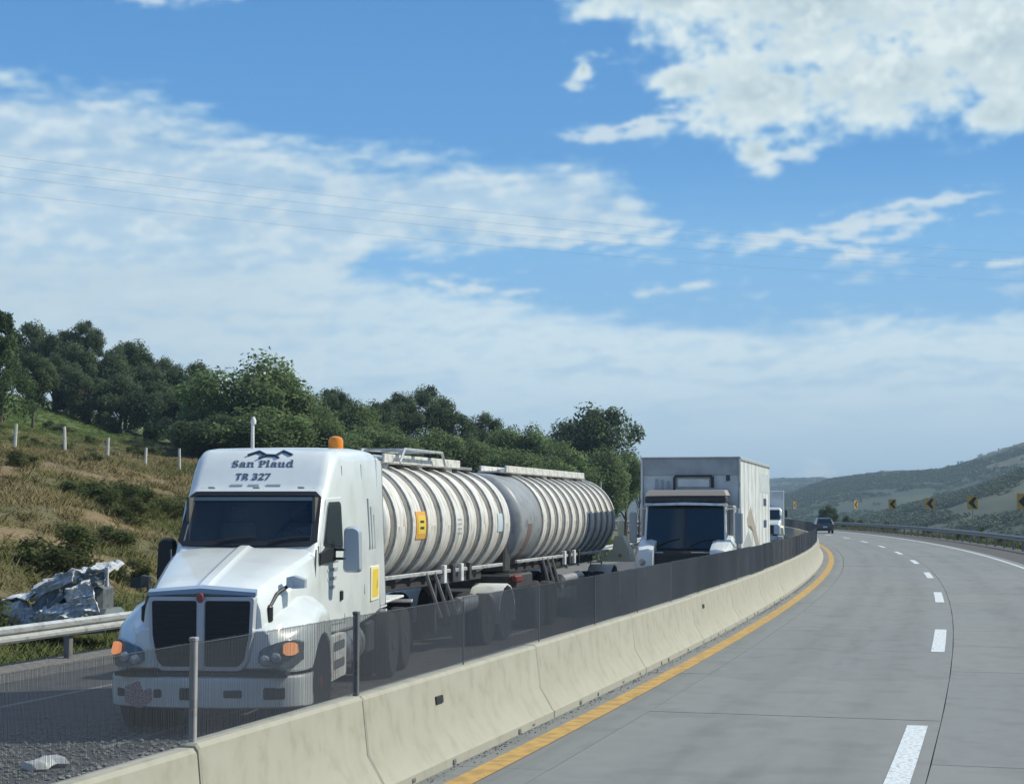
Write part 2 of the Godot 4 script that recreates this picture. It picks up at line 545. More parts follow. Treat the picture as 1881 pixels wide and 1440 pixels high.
func sky_at(az: float, el: float) -> Vector3:
	var air := table3(AIR, el)
	var ca := deg_to_rad(az)
	# far from the picture's part of the sky: broken cloud of the same sort
	var dir := Vector3(sin(ca) * cos(deg_to_rad(el)), sin(deg_to_rad(el)), -cos(ca) * cos(deg_to_rad(el)))
	var local := (1.0 - smoothstep(24.0, 40.0, absf(az))) * (1.0 - smoothstep(20.0, 30.0, el))
	var broad := cloud_noise.get_noise_3d(dir.x * 60.0, dir.y * 130.0, dir.z * 60.0)
	var cover := smoothstep(0.02, 0.4, broad + 0.12)
	var veil_far := 1.0 - smoothstep(4.5, 8.0, el + broad * 3.0)
	var white := Vector3(226, 233, 236)
	var soft := Vector3(201, 217, 226)
	if local <= 0.001:
		var c := air.lerp(soft.lerp(white, clampf(0.5 + broad, 0.0, 1.0)), cover * 0.9)
		return c.lerp(Vector3(192, 211, 222), veil_far * 0.75)
	# streaky stratus
	var warp := cloud_noise.get_noise_2d(az * 9.0 + 300.0, el * 20.0)
	var wisp := streak_noise.get_noise_2d(az * 7.0 - el * 6.0, el * 42.0 + warp * 12.0)
	var fine := streak_noise.get_noise_2d(az * 30.0 - el * 24.0 + 900.0, el * 110.0 + warp * 30.0)
	var puff := cloud_noise.get_noise_2d(az * 26.0, el * 38.0 + 500.0)
	var tiny := cloud_noise.get_noise_2d(az * 90.0 + 70.0, el * 120.0)
	var ragged := wisp * 0.8 + fine * 0.6 + puff * 0.3
	var top := line_at(BANK_TOP, az)
	var low := line_at(BANK_LOW, az)
	var inside := minf(top - el, (el - low) * 1.6)
	var bank := smoothstep(-0.8, 1.15, inside * (1.0 if inside > 0.0 else 1.5) + ragged * 1.4 + 0.15)
	bank *= 0.78 + 0.22 * smoothstep(-0.3, 0.5, puff + fine * 0.6)
	var veil := smoothstep(-0.5, 0.75, (line_at(VEIL_TOP, az) - el) * 1.25 + ragged * 0.75)
	var heap := -1.0
	for h in HEAPS:
		var dx: float = (az - h[0]) / h[2]
		var dy: float = (el - h[1]) / h[3]
		heap = maxf(heap, 1.0 - sqrt(dx * dx + dy * dy))
	var heap_body := heap * 1.25 + puff * 0.55 + tiny * 0.2 + warp * 0.2 + wisp * 0.35 + fine * 0.15 - 0.05
	var cum := smoothstep(-0.4, 0.6, heap_body + tiny * 0.1 + wisp * 0.15)
	var thin := -1.0
	for w in WISPS:
		var dx: float = (az - w[0]) / w[2]
		var dy: float = (el - w[1] - (az - w[0]) * w[4]) / w[3]
		thin = maxf(thin, 1.0 - sqrt(dx * dx + dy * dy))
	thin = smoothstep(0.0, 1.1, thin * 0.9 + fine * 1.5 + wisp * 0.9 + puff * 0.3 + 0.1) * 0.85 * smoothstep(-0.7, 0.35, thin)
	var streaks := smoothstep(0.05, 0.6, fine * 0.6 + wisp * 0.6) * 0.55 * smoothstep(11.0, 8.0, el)
	var c := air
	c = c.lerp(Vector3(205, 223, 236), streaks)
	c = c.lerp(Vector3(219, 231, 238), thin)
	var lit := clampf(0.55 + wisp * 0.5 + fine * 0.4 + puff * 0.35, 0.0, 1.0)
	c = c.lerp(Vector3(186, 209, 226).lerp(Vector3(219, 234, 241), lit), bank * 0.93)
	var veil_colour := Vector3(190, 215, 232).lerp(Vector3(220, 237, 244), smoothstep(2.0, 6.0, el + wisp * 0.9))
	veil_colour = veil_colour.lerp(Vector3(191, 213, 227), smoothstep(0.0, -14.0, az) * 0.8)
	veil_colour = veil_colour.lerp(Vector3(168, 203, 230), smoothstep(0.0, 0.75, fine * 0.7 - wisp * 0.7 + 0.15) * smoothstep(1.5, 5.0, el) * 0.5)
	c = c.lerp(veil_colour, veil * (0.9 - 0.22 * smoothstep(0.0, 0.6, wisp - fine * 0.5) * smoothstep(3.0, 6.0, el)))
	var thick := smoothstep(0.1, 1.0, heap_body)
	var shade := clampf(0.5 + puff * 0.7 + tiny * 0.35 + warp * 0.5, 0.0, 1.0)
	c = c.lerp(Vector3(226, 240, 242).lerp(Vector3(180, 203, 214), thick * clampf(1.25 - shade * 1.3, 0.0, 1.0)), cum)
	# a small far heap just above the horizon
	var hx := (az - 10.4) / 0.75
	var hy := (el - 1.05) / 0.62
	c = c.lerp(Vector3(222, 230, 234), smoothstep(0.0, 0.8, 1.0 - sqrt(hx * hx + hy * hy) + tiny * 0.8) * 0.85)
	hx = (az - 9.4) / 1.5
	hy = (el - 0.85) / 0.3
	c = c.lerp(Vector3(205, 219, 226), smoothstep(0.0, 0.8, 1.0 - sqrt(hx * hx + hy * hy) + tiny * 0.8) * 0.8)
	if local < 1.0:
		var o := air.lerp(soft.lerp(white, clampf(0.5 + broad, 0.0, 1.0)), cover * 0.9)
		o = o.lerp(Vector3(192, 211, 222), veil_far * 0.75)
		c = o.lerp(c, local)
	return c

func sky_texture() -> ImageTexture:
	cloud_noise.seed = 5
	cloud_noise.frequency = 0.02
	cloud_noise.fractal_octaves = 5
	streak_noise.seed = 8
	streak_noise.frequency = 0.02
	streak_noise.fractal_octaves = 5
	var w := 4096
	var h := 2048
	var coarse := Image.create_empty(512, 128, false, Image.FORMAT_RGB8)
	for j in 128:
		for i in 512:
			var az := (i + 0.5) / 512.0 * 360.0
			var c := sky_at(az if az < 180.0 else az - 360.0, 90.0 - (j + 0.5) / 128.0 * 90.0)
			coarse.set_pixel(i, j, Color(c.x / 255.0, c.y / 255.0, c.z / 255.0))
	coarse.resize(w, 1024, Image.INTERPOLATE_CUBIC)
	var im := Image.create_empty(w, h, false, Image.FORMAT_RGB8)
	im.fill(Color(0.60, 0.66, 0.68))
	im.blit_rect(coarse, Rect2i(0, 0, w, 1024), Vector2i.ZERO)
	var half := 300
	for j in range(740, 1024):
		for i in range(-half, half):
			var az := (i + 0.5) / w * 360.0
			var c := sky_at(az, 90.0 - (j + 0.5) / 1024.0 * 90.0)
			im.set_pixel(posmod(i, w), j, Color(c.x / 255.0, c.y / 255.0, c.z / 255.0))
	return ImageTexture.create_from_image(im)

# ---------------------------------------------------------------- ground, roads, median
func strip(b: Mesher, lat0: float, lat1: float, s0: float, s1: float, y0: float, y1: float, step := 4.0) -> void:   # a sheet along the road
	var at := b.v.size()
	var n := maxi(1, int(ceil((s1 - s0) / step)))
	for i in n:
		var a := lerpf(s0, s1, float(i) / n)
		var c := lerpf(s0, s1, float(i + 1) / n)
		b.quad(road(a, lat0, y0), road(a, lat1, y1), road(c, lat1, y1), road(c, lat0, y0), Vector2(0, a), Vector2(1, a), Vector2(1, c), Vector2(0, c))
	b.facing(at, Vector3.UP)

func build_ground() -> void:
	var lats := [-300.0, -220.0, -160.0, -125.0, -105.0]
	var l := -92.0
	while l < -16.0:
		lats.append(l)
		l += 1.5 if l < -44.0 else 0.8
	lats.append_array([-16.0, -10.0, -5.2, -5.0, 0.0, 5.5, 5.8, 6.5, 7.2, 8.0, 9.0, 10.5, 12.0, 14.0, 17.0, 20.0, 26.0, 34.0, 46.0, 60.0, 90.0, 140.0, 200.0, 300.0, 420.0])
	var rows := []
	var s := -30.0
	while s < 430.0:
		rows.append(s)
		s += 1.6 if s > 20.0 and s < 120.0 else 5.0
	var b := Mesher.new()
	var grid := []
	var shade := []
	for r in rows:
		var line := PackedVector3Array()
		var cl := PackedColorArray()
		for lat in lats:
			var p := road(r, lat, ground_y(r, lat))
			line.append(p)
			cl.append(soil_colour(r, lat, p.y))
		grid.append(line)
		shade.append(cl)
	var pos := PackedVector3Array()
	var cols := PackedColorArray()
	var idx := PackedInt32Array()
	var nor := PackedVector3Array()
	var w := lats.size()
	for i in rows.size():
		for j in w:
			pos.append(grid[i][j])
			cols.append(shade[i][j])
			var du: Vector3 = grid[i][mini(j + 1, w - 1)] - grid[i][maxi(j - 1, 0)]
			var dv: Vector3 = grid[mini(i + 1, rows.size() - 1)][j] - grid[maxi(i - 1, 0)][j]
			nor.append(du.cross(dv).normalized())
			if i + 1 < rows.size() and j + 1 < w:
				var q := i * w + j
				idx.append_array([q, q + w, q + 1, q + 1, q + w, q + w + 1])
	var arrays := []
	arrays.resize(Mesh.ARRAY_MAX)
	arrays[Mesh.ARRAY_VERTEX] = pos
	arrays[Mesh.ARRAY_NORMAL] = nor
	arrays[Mesh.ARRAY_COLOR] = cols
	arrays[Mesh.ARRAY_INDEX] = idx
	var m := ArrayMesh.new()
	m.add_surface_from_arrays(Mesh.PRIMITIVE_TRIANGLES, arrays)
	setting(put("ground", m, M.earth))

func bare(s: float, lat: float) -> float:              # how bare the cut bank is here
	var n := fn.get_noise_2d(s * 7.0 + 400.0, lat * 9.0)
	var n2 := fn.get_noise_2d(s * 1.6 + 100.0, lat * 2.6 + 70.0)
	var zone := smoothstep(-20.0, -23.0, lat) * smoothstep(-41.0, -33.0, lat)
	return clampf(zone * smoothstep(-0.05, 0.25, n * 0.95 + n2 * 0.6 + 0.06) * 0.95, 0.0, 1.0)

func soil_colour(s: float, lat: float, _y: float) -> Color:
	var dry := Color(0.15, 0.145, 0.07)
	var tan := Color(0.29, 0.2, 0.115)
	var meadow := Color(0.115, 0.16, 0.05)
	var n := fn.get_noise_2d(s * 4.0, lat * 5.0 + 900.0)
	var c := dry.lerp(Color(0.11, 0.115, 0.05), clampf(0.5 + n * 1.3, 0.0, 1.0))
	if lat < 0.0:
		c = c.lerp(tan, bare(s, lat))
		c = c.lerp(meadow, smoothstep(-46.0, -56.0, lat + n * 6.0))
	else:
		c = c.lerp(Color(0.16, 0.14, 0.1), 1.0 - smoothstep(7.0, 10.0, lat))
		c = c.lerp(Color(0.07, 0.095, 0.045), smoothstep(14.0, 40.0, lat))
	return c

func ridge(az: float, k: int) -> float:               # tangent of the height of three ridges above the eye, by azimuth in degrees
	var tables := [
		[[-180.0, 0.02], [-60.0, 0.03], [0.0, 0.017], [8.2, 0.0165], [10.0, 0.0163], [11.5, 0.0172], [13.0, 0.0195], [20.0, 0.024], [60.0, 0.03], [180.0, 0.02]],
		[[-180.0, -0.01], [7.0, -0.004], [9.5, 0.0085], [11.0, 0.0165], [12.2, 0.0193], [13.2, 0.0213], [14.5, 0.0222], [15.3, 0.0262], [16.0, 0.03], [17.1, 0.0372], [20.0, 0.05], [30.0, 0.055], [60.0, 0.04], [120.0, 0.015], [180.0, -0.01]],
		[[-180.0, -0.02], [10.0, -0.015], [12.0, -0.006], [13.5, 0.001], [14.6, 0.0055], [15.6, 0.0115], [17.1, 0.0205], [20.0, 0.035], [30.0, 0.05], [60.0, 0.03], [120.0, -0.02], [180.0, -0.02]]]
	return line_at(tables[k], az)

const RIDGE_AT := [2700.0, 1450.0, 760.0]

func hill_y(az: float, r: float) -> float:
	var y := -14.0
	for k in 3:
		var d: float = RIDGE_AT[k]
		var wob := fn.get_noise_2d(az * 14.0 + k * 300.0, r * 0.02 + 40.0)
		var e: float = (ridge(az, k) + wob * 0.0012) * d + LIFT
		var u := absf(r - d) / (d * (0.55 if r < d else 0.8))
		var bump := 0.0 if u >= 1.0 else 0.5 + 0.5 * cos(u * PI)
		y = maxf(y, lerpf(-14.0, e + fn.get_noise_2d(az * 40.0, r * 0.12) * d * 0.0016 * (1.0 - bump * 0.6), bump))
	return y

func build_hills() -> void:
	var azs := []
	var a := -180.0
	while a < 180.01:
		azs.append(a)
		a += 0.16 if a > 5.0 and a < 20.0 else (1.0 if a > -5.0 and a < 32.0 else 5.0)
	azs[-1] = 180.0
	var rs := [380.0]
	while rs[-1] < 5200.0:
		rs.append(rs[-1] * 1.035)
	var pos := PackedVector3Array()
	var cols := PackedColorArray()
	var nor := PackedVector3Array()
	var idx := PackedInt32Array()
	var grid := []
	for r in rs:
		var line := PackedVector3Array()
		for az in azs:
			var t := deg_to_rad(az)
			line.append(Vector3(sin(t) * r, hill_y(az, r), -cos(t) * r))
		grid.append(line)
	var w := azs.size()
	for i in rs.size():
		for j in w:
			var p: Vector3 = grid[i][j]
			pos.append(p)
			var n := fn.get_noise_2d(p.x * 0.25, p.z * 0.25) + 0.6 * fn.get_noise_2d(p.x * 0.9, p.z * 0.9)
			cols.append(Color(0.035, 0.055, 0.03).lerp(Color(0.12, 0.13, 0.07), smoothstep(-0.15, 0.5, n)))
			var du: Vector3 = grid[i][mini(j + 1, w - 1)] - grid[i][maxi(j - 1, 0)]
			var dv: Vector3 = grid[mini(i + 1, rs.size() - 1)][j] - grid[maxi(i - 1, 0)][j]
			nor.append(du.cross(dv).normalized())
			if i + 1 < rs.size() and j + 1 < w:
				var q := i * w + j
				idx.append_array([q, q + w, q + 1, q + 1, q + w, q + w + 1])
	var arrays := []
	arrays.resize(Mesh.ARRAY_MAX)
	arrays[Mesh.ARRAY_VERTEX] = pos
	arrays[Mesh.ARRAY_NORMAL] = nor
	arrays[Mesh.ARRAY_COLOR] = cols
	arrays[Mesh.ARRAY_INDEX] = idx
	var m := ArrayMesh.new()
	m.add_surface_from_arrays(Mesh.PRIMITIVE_TRIANGLES, arrays)
	setting(put("hills", m, M.earth))
	var plain := Mesher.new()
	plain.quad(Vector3(-5200, -16, 5200), Vector3(5200, -16, 5200), Vector3(5200, -16, -5200), Vector3(-5200, -16, -5200))
	plain.facing(0, Vector3.UP)
	setting(part("plain_terrain", plain, mat([0.08, 0.1, 0.05], 0.95), self, 0.0))

func build_roads() -> void:
	# our carriageway: concrete slabs on a dark bed
	var bed := Mesher.new()
	strip(bed, -5.4, 5.62, -10.0, 330.0, -0.035, -0.035)
	var way: MeshInstance3D = setting(part("road", bed, M.joint, self, 0.0))
	var lanes := [[-5.3, -4.06], [-4.045, -0.736], [-0.724, 3.42]]
	var mats := [M.concrete, M.concrete_b, M.concrete_c]
	rng.seed = 77
	for k in 3:
		var s: float = 5.6 + [0.0, 0.0, 1.3, 1.3][k]
		while s < 150.0:
			var e: float = s + 4.6
			var b := Mesher.new()
			b.track = true
			var at := 0
			var l0: float = lanes[k][0]
			var l1: float = lanes[k][1]
			var lift := rng.randf_range(-0.002, 0.002)
			var g := 0.003
			var c := [road(s + g, l0), road(s + g, l1), road(e - g, l1), road(e - g, l0)]
			var top := []
			var low := []
			for p in c:
				top.append(p + Vector3(0, lift, 0))
				low.append(p + Vector3(0, -0.034, 0))
			b.quad(top[0], top[1], top[2], top[3], Vector2(0, s / 37.0), Vector2(1, s / 37.0), Vector2(1, e / 37.0), Vector2(0, e / 37.0))
			b.facing(at, Vector3.UP)
			at = b.v.size()
			for i in 4:
				b.quad(low[i], low[(i + 1) % 4], top[(i + 1) % 4], top[i], Vector2.ZERO, Vector2.ZERO, Vector2.ZERO, Vector2.ZERO)
			b.around(at, (top[0] + top[2]) * 0.5 - Vector3(0, 0.02, 0))
			part("slab", b, mats[rng.randi() % 3], way, 0.0)
			s = e
		var rest := Mesher.new()
		rest.track = true
		strip(rest, lanes[k][0], lanes[k][1], s, 330.0, 0.0, 0.0)
		part("slab", rest, M.concrete, way, 0.0)
	# paint
	var y := Mesher.new()
	strip(y, -4.72, -4.48, 4.0, 330.0, 0.006, 0.006, 3.0)
	part("yellow_edge_line", y, M.yellow_line, way, 0.0)
	var wl := Mesher.new()
	strip(wl, 2.9, 3.05, 4.0, 330.0, 0.006, 0.006, 3.0)
	part("white_edge_line", wl, M.white_line, way, 0.0)
	var s := 13.6
	while s < 320.0:
		var d := Mesher.new()
		strip(d, -1.08, -0.86, s, s + 5.3, 0.006, 0.006, 3.0)
		part("lane_dash", d, M.white_line, way, 0.0)
		s += 15.0
	# opposite carriageway
	var o := Mesher.new()
	strip(o, -15.5, -5.35, -10.0, 330.0, far_road_y(-15.5), far_road_y(-5.35))
	var ow: MeshInstance3D = setting(part("opposite_road", o, M.asphalt, self, 0.0))
	for e in [[-13.62, -13.48, M.faint_line, "edge_line"], [-6.28, -6.14, M.faint_line, "edge_line"]]:
		var b := Mesher.new()
		strip(b, e[0], e[1], -8.0, 320.0, far_road_y(e[0]) + 0.006, far_road_y(e[1]) + 0.006)
		part(e[3], b, e[2], ow, 0.0)
	s = 2.0
	while s < 300.0:
		var b := Mesher.new()
		strip(b, -9.97, -9.83, s, s + 5.0, far_road_y(-9.97) + 0.006, far_road_y(-9.83) + 0.006)
		part("lane_dash", b, M.faint_line, ow, 0.0)
		s += 15.0
	var sh := Mesher.new()
	strip(sh, -17.3, -15.5, -10.0, 330.0, far_road_y(-15.5) + 0.01, far_road_y(-15.5) + 0.004)
	setting(part("verge_path", sh, M.verge, self, 0.0))
	# right shoulder beyond the slabs
	var rs := Mesher.new()
	strip(rs, 3.43, 7.6, -10.0, 330.0, -0.012, -0.05)
	setting(part("right_verge_path", rs, M.shoulder, self, 0.0))

func barrier_ring(s: float, half_scale: float, top: float, lat := -5.27) -> Array:
	var out := []
	for p in [[-0.3, -0.4], [0.3, -0.4], [0.3, 0.075], [0.27, 0.1], [0.135, 0.33], [0.085, top - 0.03], [0.06, top], [-0.06, top], [-0.085, top - 0.03], [-0.135, 0.33], [-0.27, 0.1], [-0.3, 0.075]]:
		var y: float = p[1]
		if half_scale < 1.0 and y > 0.0:
			y -= 0.015 * (y / top)
		out.append(road(s, lat + p[0] * half_scale, y))
	return out

func barrier_segment(called: String, label: String, group: String, s0: float, s1: float, top: float, slot_at: float, n_notch: int) -> void:
	var b := Mesher.new()
	var rings := [barrier_ring(s0, 0.93, top), barrier_ring(s0 + 0.02, 1.0, top)]
	var n := maxi(1, int((s1 - s0) / 3.0))
	for i in range(1, n):
		rings.append(barrier_ring(lerpf(s0, s1, float(i) / n), 1.0, top))
	rings.append(barrier_ring(s1 - 0.02, 1.0, top))
	rings.append(barrier_ring(s1, 0.93, top))
	b.loft(rings)
	var o := part(called, b, M.barrier, self, 25.0)
	tag(o, label, "barrier", group)
	if slot_at > 0.0:
		var sl := Mesher.new()
		var c := road(slot_at, -5.27 + 0.103, 0.58)
		sl.box(c, Vector3(0.03, 0.075, 0.2), 0.006, Basis(Vector3.UP, -heading(slot_at)) * Basis(Vector3.BACK, 0.1))
		part("lifting_slot", sl, M.black, o, 0.0)
	for i in n_notch:
		var ss := lerpf(s0, s1, (i + 0.5 + rng.randf_range(-0.45, 0.45)) / n_notch)
		var nb := Mesher.new()
		nb.box(road(ss, -4.972, 0.03), Vector3(0.02, rng.randf_range(0.02, 0.06), rng.randf_range(0.03, 0.1)), 0.008, Basis(Vector3.UP, -heading(ss)))
		part("base_notch", nb, M.joint, o, 0.0)

func build_median() -> void:
	rng.seed = 19
	var joints := [4.6, 10.1, 13.05, 18.5, 23.9, 29.4, 34.7]
	while joints[-1] < 170.0:
		joints.append(joints[-1] + 5.45)
	var labels := [
		"lowest beige concrete barrier segment in the bottom left corner, a step below the next",
		"short beige concrete barrier segment between the two nearest fence posts",
		"beige concrete barrier segment with a dark slot, below the tractor's rear wheels",
		"plain beige concrete barrier segment below the first tank's wheels",
		"plain beige concrete barrier segment below the second tank's front half",
		"beige concrete barrier segment with a dark slot, below the box truck",
		"plain beige concrete barrier segment, first beyond the farther dark slot"]
	for i in joints.size() - 1:
		var far := i >= labels.size()
		var slot := 0.0
		if i == 2:
			slot = 14.95
		elif i == 5:
			slot = 30.6
		elif i == 0:
			slot = 6.6
		barrier_segment("concrete_barrier", labels[i] if not far else ["second", "third", "fourth", "fifth"][i - 7] + " plain barrier segment beyond the farther dark slot" if i < 11 else "beige concrete barrier segment where the row bends away beyond the slotted ones", "concrete barrier segments along the median", joints[i] + 0.008, joints[i + 1] - 0.008, 0.79 if i == 0 else 0.815 + rng.randf_range(-0.006, 0.006), slot, 4 if i < 8 else 0)
	# mesh fence on the barrier
	var fence := thing("median_fence", "dark wire mesh screen on steel posts along the top of the concrete barrier", "fence")
	var pm := Mesher.new()
	pm.box(Vector3(0, 0.3, 0), Vector3(0.045, 0.74, 0.045), 0.006)
	pm.box(Vector3(0, 0.675, 0), Vector3(0.052, 0.03, 0.058), 0.006)
	pm.box(Vector3(0, -0.05, 0), Vector3(0.12, 0.02, 0.12), 0.004)
	var post_mesh := pm.mesh(0.0)
	pm = Mesher.new()
	pm.box(Vector3(0, 0.31, 0), Vector3(0.014, 0.64, 0.014), 0.003)
	var thin_mesh := pm.mesh(0.0)
	var len := 2.92
	var n := 225
	var wire_meshes := []
	for v in 3:
		var wires := Mesher.new()
		for i in n:
			var z := -(i + 0.5 + rng.randf_range(-0.14, 0.14)) / n * len
			var sway := 0.006 * sin(z * 3.0 + v * 2.0)
			wires.box(Vector3(sway, 0.33 + rng.randf_range(-0.004, 0.004), z), Vector3(0.0024, 0.64, 0.0024), 0.0, Basis(Vector3.RIGHT, rng.randf_range(-0.004, 0.004)))
		for y in [0.012, 0.642]:
			wires.box(Vector3(0.004, y, -len * 0.5), Vector3(0.003, 0.003, len))
		wire_meshes.append(wires.mesh(0.0))
	var s := 1.42
	var k := 0
	while s < 172.0:
		var p := put("post", post_mesh if k < 5 else thin_mesh, M.post_pale if k == 3 else (M.post_steel if k < 5 else M.mesh_steel), fence)
		p.position = road(s, -5.27, 0.82)
		p.rotation.y = -heading(s)
		var w: MeshInstance3D = setting(put("mesh_panel", wire_meshes[k % 3], [M.mesh_steel, M.mesh_steel_worn, M.mesh_steel, M.mesh_steel_dark][(k * 7 + 1) % 4], fence), "stuff")
		var a := road(s, -5.27, 0.83)
		var d := road(s + 2.92, -5.27, 0.83)
		w.position = a
		w.rotation.y = atan2(-(d.x - a.x), -(d.z - a.z))
		w.rotation.z = rng.randf_range(-0.012, 0.012)
		w.position.y += rng.randf_range(-0.012, 0.008)
		s += 2.92
		k += 1

func w_beam(b: Mesher, lat: float, s0: float, s1: float, y: float, face: float) -> void:
	var rings := []
	var n := maxi(1, int((s1 - s0) / 3.8))
	for i in n + 1:
		var s := lerpf(s0, s1, float(i) / n)
		var ring := []
		var prof := [[0.0, -0.155], [0.02, -0.155], [0.08, -0.11], [0.08, -0.06], [0.015, -0.02], [0.015, 0.02], [0.08, 0.06], [0.08, 0.11], [0.02, 0.155], [0.0, 0.155]]
		for p in prof:
			ring.append(road(s, lat + face * p[0], y + p[1]))
		for k in range(prof.size() - 1, -1, -1):
			ring.append(road(s, lat + face * (prof[k][0] - 0.006), y + prof[k][1]))
		rings.append(ring)
	b.loft(rings)

func guard_rail(label: String, lat: float, s0: float, s1: float, y: float, base: float, face: float, m: Material) -> void:
	var g := thing("guardrail", label, "guardrail")
	var b := Mesher.new()
	w_beam(b, lat, s0, s1, y, face)
	part("rail", b, m, g, 30.0)
	var pm := Mesher.new()
	pm.box(Vector3(0, 0, 0), Vector3(0.12, y + 0.17 - base, 0.15), 0.01)
	var mesh := pm.mesh(0.0)
	var s := s0 + 1.4
	while s < s1:
		var p := put("post", mesh, M.rail_dark, g)
		p.position = road(s, lat - face * 0.09, (y + 0.16 + base) * 0.5)
		p.rotation.y = -heading(s)
		s += 3.81

func build_rails() -> void:
	var by := far_road_y(-15.5)
	guard_rail("white galvanised guardrail in front of the crushed silvery wreck", -16.75, 4.0, 250.0, by + 0.6, by - 0.2, 1.0, M.galvanised)
	guard_rail("long grey guardrail along the outer edge of the bend, right side", 6.15, 20.0, 320.0, 0.66, -0.1, -1.0, M.rail_old)

# ---------------------------------------------------------------- vehicles: x to the right in the picture, y up, the front at z = 0, the rear at negative z
func wheel_shape(parent: Node3D, at: Vector3, r: float, w: float, rim: Material, hub: Material, side := 1.0) -> Node3D:
	var t := Mesher.new()
	var h := w * 0.5
	t.lathe([Vector2(r * 0.56, -h * 0.9), Vector2(r * 0.7, -h), Vector2(r * 0.93, -h), Vector2(r * 0.985, -h * 0.8), Vector2(r, -h * 0.5), Vector2(r, -h * 0.08), Vector2(r * 0.985, -h * 0.04), Vector2(r * 0.985, h * 0.04), Vector2(r, h * 0.08), Vector2(r, h * 0.5), Vector2(r * 0.985, h * 0.8), Vector2(r * 0.93, h), Vector2(r * 0.7, h), Vector2(r * 0.56, h * 0.9)], Vector3.ZERO, Vector3(side, 0, 0), 28)
	var o := part("wheel", t, M.rubber, parent, 40.0)
	o.position = at
	var b := Mesher.new()
	b.lathe([Vector2(r * 0.57, -h * 0.8), Vector2(r * 0.57, h * 0.86), Vector2(r * 0.54, h * 0.9), Vector2(r * 0.5, h * 0.7), Vector2(r * 0.46, h * 0.45), Vector2(r * 0.2, h * 0.4)], Vector3.ZERO, Vector3(side, 0, 0), 28)
	part("rim", b, rim, o, 30.0)
	var c := Mesher.new()
	c.lathe([Vector2(r * 0.3, h * 0.3), Vector2(r * 0.3, h * 0.55), Vector2(r * 0.2, h * 0.62), Vector2(r * 0.19, h * 1.0), Vector2(r * 0.12, h * 1.1), Vector2(0.001, h * 1.12)], Vector3.ZERO, Vector3(side, 0, 0), 16)
	for k in 10:
		var a := TAU * k / 10.0
		c.lathe([Vector2(0.02, h * 0.4), Vector2(0.02, h * 0.62), Vector2(0.001, h * 0.64)], Vector3(0, cos(a) * r * 0.37, sin(a) * r * 0.37), Vector3(side, 0, 0), 6)
	part("hub", c, hub, o, 30.0)
	return o

func cab_w(z: float) -> float:                         # half width of the cab by depth
	return line_at([[-6.2, 1.2], [-4.9, 1.19], [-4.1, 1.13], [-3.4, 1.07], [-2.6, 0.985], [-2.0, 0.94], [-1.8, 0.93]], z)

func cab_x(z: float, y: float) -> float:
	return cab_w(z) * (1.0 - 0.075 * clampf((y - 2.2) / 1.4, 0.0, 1.0))

func side_panel(called: String, poly: Array, proud: float, m: Material, parent: Node3D, side := 1.0, fx = null) -> MeshInstance3D:   # poly: Vector2(z, y) on a flank
	var b := Mesher.new()
	var o := Vector2()
	for p in poly:
		o += p
	o /= poly.size()
	var a := []
	var c := []
	var d := []
	for p in poly:
		var x: float = fx.call(p.x, p.y) if fx != null else cab_x(p.x, p.y)
		a.append(Vector3(side * (x - 0.03), p.y, p.x))
		c.append(Vector3(side * (x + proud * 0.5), p.y, p.x))
		var q: Vector2 = p + (o - p).normalized() * minf(0.012, proud)
		d.append(Vector3(side * (x + proud), q.y, q.x))
	b.loft([a, c, d])
	return part(called, b, m, parent, 20.0)

func rounded(poly: Array, r: float, n := 4) -> Array:    # a polygon with its corners rounded
	var out := []
	var k := poly.size()
	for i in k:
		var p: Vector2 = poly[i]
		var a: Vector2 = poly[(i + k - 1) % k]
		var c: Vector2 = poly[(i + 1) % k]
		var rr: float = minf(r, minf(p.distance_to(a), p.distance_to(c)) * 0.45)
		var s := p + (a - p).normalized() * rr
		var e := p + (c - p).normalized() * rr
		for j in n + 1:
			var t := float(j) / n
			out.append(s.lerp(p, t).lerp(p.lerp(e, t), t))
	return out

